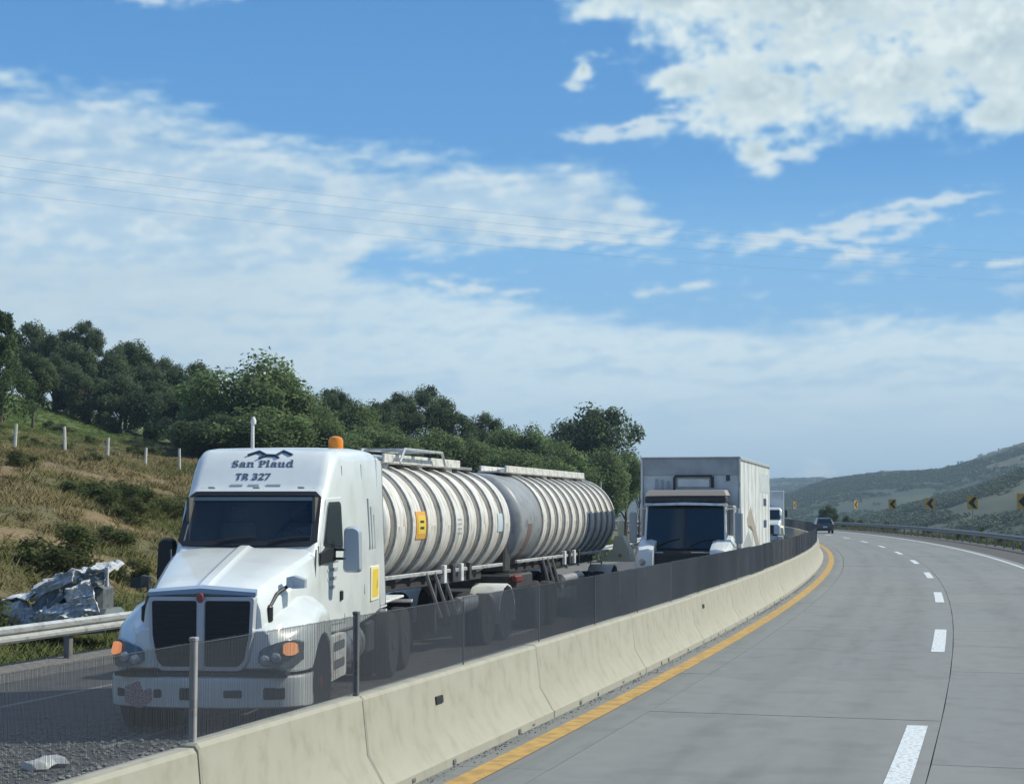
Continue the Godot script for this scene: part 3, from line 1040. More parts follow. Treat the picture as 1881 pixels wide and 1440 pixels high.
func make_tractor() -> void:
	var t := thing("tractor_truck", "white bonneted tractor truck with amber roof beacon and black grille, nearest vehicle", "truck", Vector3(-3.72, far_road_y(-9.2), -20.0), -0.085)
	# --- cab and sleeper: cross sections along z
	var cab := Mesher.new()
	var rings := []
	var sect := func(z: float, bottom: float, top: float, crown: float, r: float) -> Array:
		var ring := []
		var w := cab_w(z)
		var xt := cab_x(z, top)
		var half := []
		half.append(Vector2(w - 0.02, bottom))
		half.append(Vector2(w, bottom + 0.03))
		half.append(Vector2(w, minf(2.2, top - r - 0.02)))
		half.append(Vector2(cab_x(z, top - r), top - r))
		for k in range(1, 6):
			var a := k / 6.0 * PI * 0.5
			half.append(Vector2(xt - r + r * cos(a), top - r + r * sin(a)))
		half.append(Vector2(xt - r, top))
		half.append(Vector2((xt - r) * 0.5, top + crown * 0.75))
		for p in half:
			ring.append(Vector3(p.x, p.y, z))
		ring.append(Vector3(0, top + crown, z))
		for k in range(half.size() - 1, -1, -1):
			ring.append(Vector3(-half[k].x, half[k].y, z))
		return ring
	for q in [[-1.95, 1.05, 1.95, 0.01, 0.1], [-2.06, 1.02, 2.08, 0.01, 0.1], [-2.2, 1.0, 2.21, 0.01, 0.1], [-2.45, 1.0, 2.56, 0.01, 0.12], [-2.7, 1.0, 2.9, 0.01, 0.14], [-2.78, 1.0, 2.96, 0.01, 0.14], [-2.86, 1.0, 3.03, 0.01, 0.15], [-3.0, 1.0, 3.2, 0.01, 0.16], [-3.16, 1.0, 3.37, 0.01, 0.17], [-3.3, 1.0, 3.475, 0.01, 0.17], [-3.5, 1.0, 3.53, 0.01, 0.16], [-3.9, 1.0, 3.56, 0.01, 0.2], [-4.6, 1.05, 3.58, 0.02, 0.18], [-5.4, 1.1, 3.58, 0.02, 0.16], [-5.85, 1.15, 3.57, 0.02, 0.16], [-5.9, 1.17, 3.55, 0.02, 0.16]]:
		rings.append(sect.call(q[0], q[1], q[2], q[3], q[4]))
	for i in rings.size() - 1:                           # the windscreen opening stays open
		for j in 23:
			if (i == 2 or i == 3) and j >= 9 and j <= 12:
				continue
			var k := (j + 1) % 23
			cab.quad(rings[i][j], rings[i][k], rings[i + 1][k], rings[i + 1][j])
	for e in [0, rings.size() - 1]:
		var o := Vector3()
		for p in rings[e]:
			o += p
		o /= 23.0
		for j in 23:
			if e == 0:
				cab.tri(o, rings[e][(j + 1) % 23], rings[e][j])
			else:
				cab.tri(o, rings[e][j], rings[e][(j + 1) % 23])
	cab.closed(0)
	part("cab", cab, M.white_paint, t, 28.0)
	# inside: lining, dashboard, seats, steering wheel
	var li := Mesher.new()
	li.box(Vector3(0, 1.9, -4.42), Vector3(1.7, 2.2, 0.04))
	li.box(Vector3(0, 1.2, -3.4), Vector3(1.7, 0.04, 2.0))
	li.box(Vector3(0, 2.96, -3.6), Vector3(1.6, 0.04, 1.6))
	for x in [-0.86, 0.86]:
		li.box(Vector3(x, 1.9, -3.4), Vector3(0.04, 1.9, 2.0))
	part("cab_lining", li, mat([0.1, 0.095, 0.09], 0.9), t, 0.0)
	var da := Mesher.new()
	da.box(Vector3(0, 2.05, -2.5), Vector3(1.66, 0.3, 0.5), 0.06)
	part("dashboard", da, mat([0.06, 0.065, 0.07], 0.6), t, 20.0)
	for x in [-0.45, 0.45]:
		var se := Mesher.new()
		se.box(Vector3(x, 2.05, -3.55), Vector3(0.5, 0.9, 0.16), 0.06)
		se.box(Vector3(x, 2.62, -3.56), Vector3(0.28, 0.22, 0.12), 0.05)
		part("seat", se, mat([0.16, 0.15, 0.14], 0.9), t, 20.0)
	var sw := Mesher.new()
	var wheel_pts := []
	for i in 19:
		var an := TAU * i / 18.0
		wheel_pts.append(Vector3(0.45 + cos(an) * 0.22, 2.22 + sin(an) * 0.19, -2.85 - sin(an) * 0.1))
	sw.tube(wheel_pts, 0.018, 6)
	part("steering_wheel", sw, M.black, t)
	# windscreen: a bowed pane in a black surround on the sloping front
	var pane := func(x: float, y: float, proud: float) -> Vector3:
		var z := lerpf(-2.2, -2.71, (y - 2.2) / 0.7)
		return Vector3(x, y + proud * 0.58, z + proud * 0.8 + 0.05 * (1.0 - pow(absf(x) / 0.92, 2.4)))
	for k in 2:
		var b := Mesher.new()
		var hw: float = [0.945, 0.915][k]
		var lo: float = [2.195, 2.215][k]
		var hi: float = [2.92, 2.895][k]
		var pr: float = [0.024, 0.016][k]
		var grid := []
		for i in 13:
			var row := []
			for j in 25:
				var v := lerpf(lo, hi, i / 12.0)
				var u := lerpf(-1.0, 1.0, j / 24.0)
				var e := maxf(0.0, absf(u) - 0.9) / 0.1
				var vv := lerpf(v, clampf(v, lo + 0.07, hi - 0.07), e * e)
				row.append(pane.call(u * hw * (1.0 - 0.04 * (v - 2.2) / 0.7), vv, pr))
			grid.append(row)
		for i in 12:
			for j in 24:
				if k == 0 and i > 0 and i < 11 and j > 0 and j < 23:
					continue
				b.quad(grid[i][j], grid[i][j + 1], grid[i + 1][j + 1], grid[i + 1][j])
		b.facing(0, Vector3(0, 0.3, 1))
		if k == 0:                                        # close the surround to the body
			var edge := []
			for j in 25:
				edge.append(grid[0][j])
			for i in range(1, 13):
				edge.append(grid[i][24])
			for j in range(23, -1, -1):
				edge.append(grid[12][j])
			for i in range(11, 0, -1):
				edge.append(grid[i][0])
			for i in edge.size():
				var q0: Vector3 = edge[i]
				var q1: Vector3 = edge[(i + 1) % edge.size()]
				var off := Vector3(0, -0.04, -0.07)
				b.quad(q0, q1, q1 + off, q0 + off)
		part(["windscreen_surround", "windscreen"][k], b, [M.black, M.pane][k], t, 30.0)
	var vis := Mesher.new()
	for i in 12:
		var x0 := lerpf(-0.86, 0.86, i / 12.0)
		var x1 := lerpf(-0.86, 0.86, (i + 1) / 12.0)
		vis.quad(pane.call(x0, 2.79, 0.026), pane.call(x1, 2.79, 0.026), pane.call(x1, 2.84, 0.026), pane.call(x0, 2.84, 0.026))
	vis.facing(0, Vector3(0, 0.3, 1))
	part("sun_strip", vis, mat([0.07, 0.1, 0.12], 0.3), t, 0.0)
	for sx in [-0.42, 0.3]:
		var wp := Mesher.new()
		wp.tube([pane.call(sx, 2.23, 0.05), pane.call(sx + 0.28, 2.29, 0.045), pane.call(sx + 0.55, 2.3, 0.04)], 0.012, 6)
		part("wiper", wp, M.black, t)
	# doors, windows, seams, sleeper details on both flanks
	for sd in [1.0, -1.0]:
		var door := side_panel("door", rounded([Vector2(-2.28, 1.12), Vector2(-3.46, 1.12), Vector2(-3.46, 2.86), Vector2(-2.72, 2.84), Vector2(-2.36, 2.24)], 0.07), 0.012, M.white_paint, t, sd)
		side_panel("window_surround", rounded([Vector2(-2.44, 2.2), Vector2(-3.36, 2.12), Vector2(-3.36, 2.8), Vector2(-2.76, 2.79)], 0.08), 0.02, M.black, door, sd)
		side_panel("window", rounded([Vector2(-2.5, 2.23), Vector2(-3.32, 2.16), Vector2(-3.32, 2.76), Vector2(-2.78, 2.755)], 0.07), 0.026, M.glass, door, sd)
		var hb := Mesher.new()
		hb.box(Vector3(sd * (cab_x(-3.3, 1.5) + 0.02), 1.5, -3.3), Vector3(0.04, 0.14, 0.1), 0.015)
		part("handle", hb, M.black, door)
		for q in [[-3.52, 1.1, 3.3, 0.03], [-2.25, 1.2, 2.2, 0.03], [-4.62, 1.45, 3.35, 0.025]]:
			side_panel("seam", [Vector2(q[0], q[1]), Vector2(q[0] - q[3], q[1]), Vector2(q[0] - q[3], q[2]), Vector2(q[0], q[2])], 0.004, M.seam, t, sd)
		for k in 3:
			side_panel("air_vent", [Vector2(-4.95 - k * 0.2, 2.1), Vector2(-5.02 - k * 0.2, 2.1), Vector2(-5.02 - k * 0.2, 2.85 - k * 0.12), Vector2(-4.95 - k * 0.2, 2.85 - k * 0.12)], 0.008, M.pale_mark, t, sd)
		var ext := side_panel("side_extender", rounded([Vector2(-5.8, 1.2), Vector2(-6.25, 1.2), Vector2(-6.25, 3.42), Vector2(-5.8, 3.5)], 0.08), 0.014, M.white_paint, t, sd)
		side_panel("rubber_edge", [Vector2(-6.25, 1.22), Vector2(-6.33, 1.22), Vector2(-6.33, 3.4), Vector2(-6.25, 3.42)], 0.012, M.seam, ext, sd)
		side_panel("step_panel", rounded([Vector2(-2.0, 0.42), Vector2(-3.3, 0.42), Vector2(-3.3, 1.0), Vector2(-2.0, 1.0)], 0.06), 0.07, M.white_dull, t, sd, func(_z, _y): return 1.08)
		for k in 2:
			side_panel("step_recess", rounded([Vector2(-2.35, 0.56 + k * 0.24), Vector2(-3.15, 0.56 + k * 0.24), Vector2(-3.15, 0.68 + k * 0.24), Vector2(-2.35, 0.68 + k * 0.24)], 0.03), 0.078, M.seam, t, sd, func(_z, _y): return 1.08)
	var plate := side_panel("hazard_placard", rounded([Vector2(-5.02, 1.32), Vector2(-5.72, 1.32), Vector2(-5.72, 1.84), Vector2(-5.02, 1.84)], 0.03), 0.012, M.cream_plate, t)
	side_panel("placard_face", rounded([Vector2(-5.1, 1.37), Vector2(-5.62, 1.37), Vector2(-5.62, 1.8), Vector2(-5.1, 1.8)], 0.06), 0.016, M.yellow_plate, plate)
	side_panel("placard_mark", rounded([Vector2(-5.38, 1.48), Vector2(-5.58, 1.52), Vector2(-5.5, 1.68)], 0.03), 0.019, mat([0.42, 0.36, 0.08], 0.5), plate)
	for k in 4:                                          # faded lines of print on the door
		side_panel("door_print", [Vector2(-2.62 - 0.03 * k, 1.96 - k * 0.12), Vector2(-3.2 + 0.06 * k, 1.98 - k * 0.12), Vector2(-3.2 + 0.06 * k, 2.02 - k * 0.12), Vector2(-2.62 - 0.03 * k, 2.0 - k * 0.12)], 0.016, M.pale_mark, t)
	# --- roof: marks, beacon, aerial
	var face := Basis(Vector3.RIGHT, -atan2(0.3, 0.345))
	var on_face := func(x: float, y: float) -> Vector3:
		return Vector3(x, y + 0.018, line_at([[2.96, -2.78], [3.03, -2.86], [3.2, -3.0], [3.37, -3.16], [3.475, -3.3], [3.53, -3.5], [3.6, -3.8]], y))
	lettering("roof_lettering", "San Plaud", 0.125, on_face.call(0.0, 3.3), face, M.print_navy, t, "Droid Serif", 700, true)
	lettering("fleet_number", "TR 327", 0.115, on_face.call(-0.1, 3.12), face, M.print_navy, t)
	for q in [[-0.3, -0.13], [-0.05, 0.1], [0.2, 0.4]]:
		var marks := Mesher.new()
		marks.box(on_face.call((q[0] + q[1]) * 0.5 - 0.09, 3.0), Vector3(q[1] - q[0], 0.035, 0.006), 0.0, face)
		part("small_print", marks, M.pale_mark, t, 0.0)
	var logo := Mesher.new()
	for q in [[-0.25, 0.0, -0.1, 0.055], [-0.1, 0.055, 0.02, 0.0], [-0.08, -0.045, 0.02, 0.0], [0.02, 0.0, 0.15, -0.005], [0.15, -0.005, 0.24, 0.06], [0.24, 0.06, 0.38, 0.005], [0.15, -0.005, 0.2, -0.04]]:
		var a: Vector3 = on_face.call(q[0], 3.42 + q[1])
		var c: Vector3 = on_face.call(q[2], 3.42 + q[3])
		logo.tube([a + Vector3(0, 0.004, 0.004), c + Vector3(0, 0.004, 0.004)], 0.019, 6)
	part("peak_logo", logo, M.navy, t)
	var be := Mesher.new()
	be.lathe([Vector2(0.1, 0.0), Vector2(0.11, 0.04), Vector2(0.11, 0.14), Vector2(0.09, 0.19), Vector2(0.04, 0.21), Vector2(0.001, 0.215)], Vector3(0.74, 3.55, -4.55), Vector3.UP, 20)
	var beacon := part("beacon", be, M.beacon, t)
	var bb := Mesher.new()
	bb.lathe([Vector2(0.07, -0.08), Vector2(0.1, -0.05), Vector2(0.1, 0.0)], Vector3(0.74, 3.55, -4.55), Vector3.UP, 16)
	part("beacon_base", bb, M.black, beacon)
	var an := Mesher.new()
	an.tube([Vector3(-0.52, 3.4, -4.6), Vector3(-0.52, 4.02, -4.6)], 0.03, 8, 0.024)
	part("aerial", an, M.white_dull, t)
	var ab := Mesher.new()
	ab.lathe([Vector2(0.04, 0), Vector2(0.042, 0.05), Vector2(0.02, 0.1), Vector2(0.001, 0.11)], Vector3(-0.51, 3.95, -4.6), Vector3.UP, 10)
	part("aerial_tip", ab, M.white_dull, t)
	for x in [-0.62, 0.0, 0.62]:
		var ml := Mesher.new()
		ml.box(Vector3(x, 2.985, -2.72), Vector3(0.1, 0.03, 0.05), 0.012)
		part("marker_light", ml, M.pale_mark, t)
	# --- bonnet
	var hood := Mesher.new()
	rings = []
	for q in [[-0.1, 1.77, 0.64, 0.7, 0.9], [-0.16, 1.8, 0.66, 0.73, 0.9], [-0.4, 1.86, 0.7, 0.79, 0.92], [-0.9, 1.97, 0.78, 0.88, 0.95], [-1.5, 2.1, 0.88, 0.94, 1.0], [-2.0, 2.2, 0.95, 0.965, 1.02], [-2.3, 2.23, 0.95, 0.965, 1.02]]:
		var ring := []
		var half := [Vector2(0.0, q[1]), Vector2(0.05, q[1]), Vector2(0.075, q[1] - 0.012), Vector2(0.13, q[1] - 0.035), Vector2(q[2] * 0.55, q[1] - 0.035), Vector2(q[2] * 0.8, q[1] - 0.055), Vector2(q[2] * 0.93, q[1] - 0.085), Vector2(q[2], q[1] - 0.14), Vector2(q[3], q[1] - 0.3), Vector2(q[3] + 0.02, q[1] - 0.5), Vector2(q[3] + 0.02, q[4])]
		for p in half:
			ring.append(Vector3(p.x, p.y, q[0]))
		for k in range(half.size() - 1, 0, -1):
			ring.append(Vector3(-half[k].x, half[k].y, q[0]))
		rings.append(ring)
	hood.loft(rings)
	var bonnet := part("bonnet", hood, M.white_paint, t, 24.0)
	var lip := Mesher.new()
	lip.loft([[Vector3(-0.66, 1.66, -0.1), Vector3(-0.66, 1.735, -0.1), Vector3(-0.66, 1.7, -0.02), Vector3(-0.66, 1.655, -0.02)], [Vector3(0, 1.7, -0.09), Vector3(0, 1.785, -0.09), Vector3(0, 1.75, 0.03), Vector3(0, 1.69, 0.03)], [Vector3(0.66, 1.66, -0.1), Vector3(0.66, 1.735, -0.1), Vector3(0.66, 1.7, -0.02), Vector3(0.66, 1.655, -0.02)]])
	part("bonnet_lip", lip, mat([0.25, 0.34, 0.46], 0.25), bonnet, 30.0)
	for sd in [1.0, -1.0]:
		var cr := Mesher.new()
		cr.tube([Vector3(sd * 0.975, 2.16, -2.02), Vector3(sd * 0.96, 1.55, -2.02), Vector3(sd * 0.985, 1.1, -2.03)], 0.012, 6)
		part("bonnet_seam", cr, M.seam, bonnet)
		# mudguard with a wheel arch
		var fe := Mesher.new()
		rings = []
		for q in [[-0.06, 0.9, 0.8, 1.1, 1.24], [-0.14, 0.98, 0.76, 1.15, 1.31], [-0.3, 1.1, 0.74, 1.21, 1.37], [-0.5, 1.18, 0.74, 1.28, 1.44], [-0.7, 1.215, 0.74, 1.34, 1.49], [-0.8, 1.22, 0.82, 1.37, 1.52], [-0.95, 1.225, 0.98, 1.41, 1.56], [-1.15, 1.225, 1.09, 1.48, 1.63], [-1.35, 1.225, 1.12, 1.48, 1.64], [-1.55, 1.225, 1.09, 1.47, 1.64], [-1.75, 1.22, 0.98, 1.45, 1.63], [-1.88, 1.21, 0.82, 1.42, 1.62], [-1.98, 1.19, 0.6, 1.36, 1.6], [-2.3, 1.12, 0.6, 1.28, 1.5]]:
			var xo: float = q[1]
			var ring := []
			for p in [Vector2(0.5, q[2]), Vector2(xo - 0.02, q[2]), Vector2(xo, q[2] + 0.02), Vector2(xo, lerpf(q[2], q[3], 0.6)), Vector2(xo - 0.025, q[3] - 0.07), Vector2(xo - 0.08, q[3]), Vector2(lerpf(xo, 0.72, 0.5), lerpf(q[3], q[4], 0.65)), Vector2(0.74, q[4]), Vector2(0.5, q[4])]:
				ring.append(Vector3(sd * p.x, p.y, q[0]))
			rings.append(ring)
		fe.loft(rings)
		var fender := part("mudguard", fe, M.white_paint, t, 32.0)
		var ar := Mesher.new()
		ar.lathe([Vector2(0.66, 0.0), Vector2(0.66, 0.5)], Vector3(sd * 0.7, 0.53, -1.32), Vector3(sd, 0, 0), 28)
		part("wheel_arch", ar, M.black, fender)
		# lamps
		var hl := Mesher.new()
		rings = []
		for q in [[0.7, 0.07, 0.06], [0.76, 0.1, 0.1], [0.9, 0.085, 0.125], [1.02, 0.02, 0.13], [1.1, -0.08, 0.11], [1.16, -0.22, 0.06]]:
			rings.append([Vector3(sd * q[0], 0.94 - q[2], q[1] - 0.06), Vector3(sd * q[0], 0.93 + q[2] + (q[0] - 0.7) * 0.22, q[1] - 0.12), Vector3(sd * q[0], 0.93 + q[2] + (q[0] - 0.7) * 0.22, q[1] - 0.34), Vector3(sd * q[0], 0.94 - q[2], q[1] - 0.32)])
		hl.loft(rings)
		var lamp := part("headlight", hl, mat([0.13, 0.16, 0.18], 0.12, 0.3), t, 40.0)
		for q in [[0.79, 0.9, 0.035], [0.92, 0.93, 0.015]]:
			var bw := Mesher.new()
			bw.lathe([Vector2(0.06, -0.04), Vector2(0.065, 0.01), Vector2(0.05, 0.03), Vector2(0.001, 0.035)], Vector3(sd * q[0], q[1], q[2]), Vector3(0, 0, 1), 16)
			part("reflector", bw, M.headlamp, lamp)
		var ts := Mesher.new()
		rings = []
		for q in [[1.01, 0.02, 0.035], [1.04, 0.0, 0.06], [1.08, -0.04, 0.065], [1.12, -0.1, 0.06], [1.15, -0.18, 0.035]]:
			rings.append([Vector3(sd * q[0], 1.02 - q[2], q[1]), Vector3(sd * (q[0] - 0.01), 1.04 + q[2], q[1] - 0.03), Vector3(sd * (q[0] - 0.05), 1.04 + q[2], q[1] - 0.15), Vector3(sd * (q[0] - 0.05), 1.02 - q[2], q[1] - 0.15)])
		ts.loft(rings)
		part("turn_signal", ts, M.amber, t, 40.0)
	# --- grille
	var gr := Mesher.new()
	var outline := [Vector2(-0.66, 1.66), Vector2(0.66, 1.66), Vector2(0.645, 1.2), Vector2(0.58, 0.86), Vector2(0.5, 0.76), Vector2(-0.5, 0.76), Vector2(-0.58, 0.86), Vector2(-0.645, 1.2)]
	gr.prism(rounded(outline, 0.05), Vector3(0, 0, -0.14), Vector3(0, 0, 0.14), Vector3.RIGHT, Vector3.UP, 0.02)
	var grille := part("grille", gr, M.trim_grey, t, 30.0)
	for sd in [-1.0, 1.0]:
		var gp := Mesher.new()
		gp.prism(rounded([Vector2(sd * 0.055, 1.6), Vector2(sd * 0.6, 1.6), Vector2(sd * 0.585, 1.2), Vector2(sd * 0.53, 0.9), Vector2(sd * 0.46, 0.82), Vector2(sd * 0.055, 0.82)], 0.03), Vector3(0, 0, -0.02), Vector3(0, 0, 0.026), Vector3.RIGHT, Vector3.UP)
		part("grille_opening", gp, M.black, grille, 0.0)
		for k in 11:
			var y := 0.88 + k * 0.067
			var gs := Mesher.new()
			var x1: float = line_at([[0.8, 0.46], [0.9, 0.52], [1.2, 0.575], [1.6, 0.59]], y)
			gs.box(Vector3(sd * (0.055 + x1) * 0.5, y, 0.01), Vector3(x1 - 0.06, 0.012, 0.02), 0.004)
			part("grille_bar", gs, M.chassis, grille, 0.0)
	var cb := Mesher.new()
	cb.box(Vector3(0, 1.21, 0.012), Vector3(0.095, 0.86, 0.05), 0.015)
	part("centre_bar", cb, M.trim_grey, grille, 30.0)
	var em := Mesher.new()
	em.lathe([Vector2(0.045, 0.0), Vector2(0.045, 0.015), Vector2(0.035, 0.025), Vector2(0.001, 0.027)], Vector3(0, 1.64, 0.035), Vector3(0, 0, 1), 20, 1.35)
	part("red_badge", em, mat([0.3, 0.07, 0.07], 0.4), grille, 30.0)
	# --- bumper
	var bu := Mesher.new()
	rings = []
	var front := [[0.0, 0.03], [0.35, 0.02], [0.7, -0.04], [0.95, -0.12], [1.1, -0.22], [1.18, -0.34], [1.22, -0.52], [1.22, -0.7]]
	var stations := []
	for k in range(front.size() - 1, 0, -1):
		stations.append([-front[k][0], front[k][1]])
	stations.append_array(front)
	for q in stations:
		var z: float = q[1]
		var x: float = q[0]
		rings.append([Vector3(x, 0.32, z - 0.06), Vector3(x, 0.34, z - 0.02), Vector3(x, 0.44, z), Vector3(x, 0.62, z + 0.01), Vector3(x, 0.68, z), Vector3(x, 0.7, z - 0.03), Vector3(x * 0.96, 0.7, z - 0.16), Vector3(x * 0.96, 0.32, z - 0.16)])
	bu.loft(rings)
	var bumper := part("bumper", bu, M.white_paint, t, 34.0)
	for q in [[-1.0, 0.5, 0.15, 0.11, 0.5, -0.16], [-0.52, 0.5, 0.1, 0.1, 0.1, 0.0], [-0.14, 0.5, 0.2, 0.14, 0.0, 0.035], [0.4, 0.5, 0.22, 0.09, -0.06, 0.02], [0.88, 0.5, 0.26, 0.14, -0.34, -0.095]]:
		var ob := Mesher.new()
		ob.box(Vector3(q[0], q[1], q[5]), Vector3(q[2], q[3], 0.03), 0.02, Basis(Vector3.UP, -q[4]))
		part("bumper_opening", ob, M.chassis, bumper, 20.0)
	var ds := Mesher.new()
	var blot := []
	for k in 15:
		var rr := 0.19 * (1.0 + 0.08 * sin(k * 2.3))
		blot.append(Vector2(cos(TAU * k / 15.0) * rr, sin(TAU * k / 15.0) * rr * 0.8))
	ds.prism(blot, Vector3(-0.76, 0.48, -0.1), Vector3(-0.012, 0, 0.05), Vector3(0.98, 0, 0.2), Vector3.UP)
	part("dusty_patch", ds, M.dusty_red, bumper, 30.0)
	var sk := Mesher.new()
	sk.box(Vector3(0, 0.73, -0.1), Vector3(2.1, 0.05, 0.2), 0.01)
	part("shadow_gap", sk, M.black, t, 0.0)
	# --- mirrors
	for sd in [1.0, -1.0]:
		var mr := Mesher.new()
		mr.prism(rounded([Vector2(sd * 1.17, 1.83), Vector2(sd * 1.42, 1.83), Vector2(sd * 1.41, 2.42), Vector2(sd * 1.3, 2.47), Vector2(sd * 1.18, 2.43)], 0.06), Vector3(0, 0, -3.0), Vector3(0, 0, 0.16), Vector3.RIGHT, Vector3.UP, 0.03)
		var mirror := part("side_mirror", mr, M.mirror_shell if sd > 0.0 else M.black, t, 30.0)
		mirror.position.y = 0.0 if sd > 0.0 else -0.16
		for y in [2.02, 2.14]:
			var ar := Mesher.new()
			ar.box(Vector3(sd * 1.07, y, -2.86), Vector3(0.32, 0.035, 0.04), 0.01)
			part("mirror_arm", ar, M.black, mirror, 20.0)
		var mb := Mesher.new()
		mb.loft([[Vector3(sd * 0.9, 2.12, -2.28), Vector3(sd * 0.99, 2.1, -2.3), Vector3(sd * 0.98, 1.95, -2.3), Vector3(sd * 0.9, 1.95, -2.28)], [Vector3(sd * 0.95, 2.2, -2.55), Vector3(sd * 1.05, 2.17, -2.6), Vector3(sd * 1.04, 1.98, -2.6), Vector3(sd * 0.95, 1.98, -2.55)], [Vector3(sd * 0.97, 2.18, -2.84), Vector3(sd * 1.08, 2.16, -2.86), Vector3(sd * 1.08, 1.99, -2.86), Vector3(sd * 0.97, 1.99, -2.84)]])
		part("mirror_mount", mb, M.black, mirror, 30.0)
		var hm := Mesher.new()
		hm.loft([[Vector3(sd * 0.87, 1.74, -0.84), Vector3(sd * 0.87, 1.85, -0.84), Vector3(sd * 0.87, 1.85, -0.74), Vector3(sd * 0.87, 1.74, -0.72)], [Vector3(sd * 0.96, 1.715, -0.86), Vector3(sd * 0.96, 1.875, -0.86), Vector3(sd * 0.96, 1.87, -0.7), Vector3(sd * 0.96, 1.715, -0.68)], [Vector3(sd * 1.1, 1.72, -0.86), Vector3(sd * 1.1, 1.83, -0.86), Vector3(sd * 1.1, 1.82, -0.74), Vector3(sd * 1.1, 1.72, -0.72)]])
		var bm := part("bonnet_mirror", hm, M.mirror_shell if sd > 0.0 else M.black, t, 40.0)
		var st := Mesher.new()
		st.tube([Vector3(sd * 0.9, 1.76, -0.8), Vector3(sd * 0.8, 1.66, -0.55), Vector3(sd * 0.77, 1.52, -0.3)], 0.024, 8)
		st.box(Vector3(sd * 0.77, 1.43, -0.28), Vector3(0.08, 0.22, 0.1), 0.03)
		part("mirror_stalk", st, M.black, bm, 30.0)
	# --- chassis
	var fr := Mesher.new()
	for x in [-0.42, 0.42]:
		fr.box(Vector3(x, 0.86, -5.4), Vector3(0.09, 0.27, 8.6), 0.01)
	for z in [-3.0, -5.0, -7.0, -9.4]:
		fr.box(Vector3(0, 0.86, z), Vector3(0.8, 0.2, 0.12), 0.01)
	var frame := part("chassis_frame", fr, M.chassis, t, 0.0)
	for sd in [1.0, -1.0]:
		var ft := Mesher.new()
		ft.lathe([Vector2(0.02, 0.0), Vector2(0.26, 0.01), Vector2(0.3, 0.05), Vector2(0.3, 1.35), Vector2(0.26, 1.39), Vector2(0.02, 1.4)], Vector3(sd * 0.86, 0.74, -3.45), Vector3(0, 0, -1), 24)
		var tank := part("fuel_tank", ft, M.steel, t, 30.0)
		for z in [-3.7, -4.5]:
			var sp := Mesher.new()
			sp.lathe([Vector2(0.3, -0.03), Vector2(0.315, -0.03), Vector2(0.315, 0.03), Vector2(0.3, 0.03)], Vector3(sd * 0.86, 0.74, z), Vector3(0, 0, -1), 24)
			part("tank_strap", sp, M.chrome, tank, 20.0)
		var bx := Mesher.new()
		bx.box(Vector3(sd * 0.9, 0.78, -5.35), Vector3(0.5, 0.46, 0.62), 0.03)
		part("battery_box", bx, M.chassis, t, 20.0)
		wheel_shape(t, Vector3(sd * 1.04, 0.52, -1.32), 0.52, 0.3, M.black, M.red, sd)
		for z in [-7.1, -8.45]:
			wheel_shape(t, Vector3(sd * 1.08, 0.52, z), 0.52, 0.28, M.steel, M.chassis, sd)
			wheel_shape(t, Vector3(sd * 0.74, 0.52, z), 0.52, 0.28, M.steel, M.chassis, sd)
		var fl := Mesher.new()
		fl.box(Vector3(sd * 0.92, 0.62, -9.2), Vector3(0.6, 0.74, 0.015), 0.0)
		part("mud_flap", fl, M.rubber, t, 0.0)
		for z in [-6.35, -9.15]:
			var qf := Mesher.new()
			qf.box(Vector3(sd * 0.92, 1.1, z), Vector3(0.6, 0.03, 0.12), 0.01, Basis(Vector3.RIGHT, 0.4))
			part("flap_hanger", qf, M.steel, t, 0.0)
	var dk := Mesher.new()
	dk.box(Vector3(0.0, 1.1, -6.75), Vector3(1.5, 0.05, 1.1), 0.01)
	part("deck_plate", dk, M.steel, frame, 20.0)
	var sd2 := Mesher.new()
	sd2.box(Vector3(0.98, 1.16, -6.6), Vector3(0.3, 0.07, 0.7), 0.02)
	sd2.box(Vector3(1.0, 1.22, -7.5), Vector3(0.34, 0.04, 2.0), 0.01)
	part("light_shelf", sd2, M.white_dull, frame, 20.0)
	var fw := Mesher.new()
	fw.lathe([Vector2(0.45, 0.0), Vector2(0.48, 0.03), Vector2(0.46, 0.09), Vector2(0.1, 0.1)], Vector3(0, 1.08, -7.75), Vector3.UP, 20)
	part("fifth_wheel", fw, M.chassis, frame, 20.0)
	for k in 4:
		var ho := Mesher.new()
		var pts := []
		for i in 9:
			var u := i / 8.0
			pts.append(Vector3(lerpf(-0.3, 0.35, k / 3.0) + sin(u * 9.0 + k) * 0.03, lerpf(1.9, 1.55, u) - 0.5 * sin(u * PI) * (0.8 + 0.1 * k), lerpf(-5.95, -8.7, u)))
		ho.tube(pts, 0.02, 6)
		part("air_hose", ho, [M.black, M.red, M.black, M.navy][k], t)
	for sd in [1.0, -1.0]:
		var ex := Mesher.new()
		ex.tube([Vector3(sd * 0.78, 0.9, -6.15), Vector3(sd * 0.78, 2.1, -6.15), Vector3(sd * 0.78, 3.35, -6.15)], 0.075, 12)
		part("exhaust_stack", ex, M.steel, t)

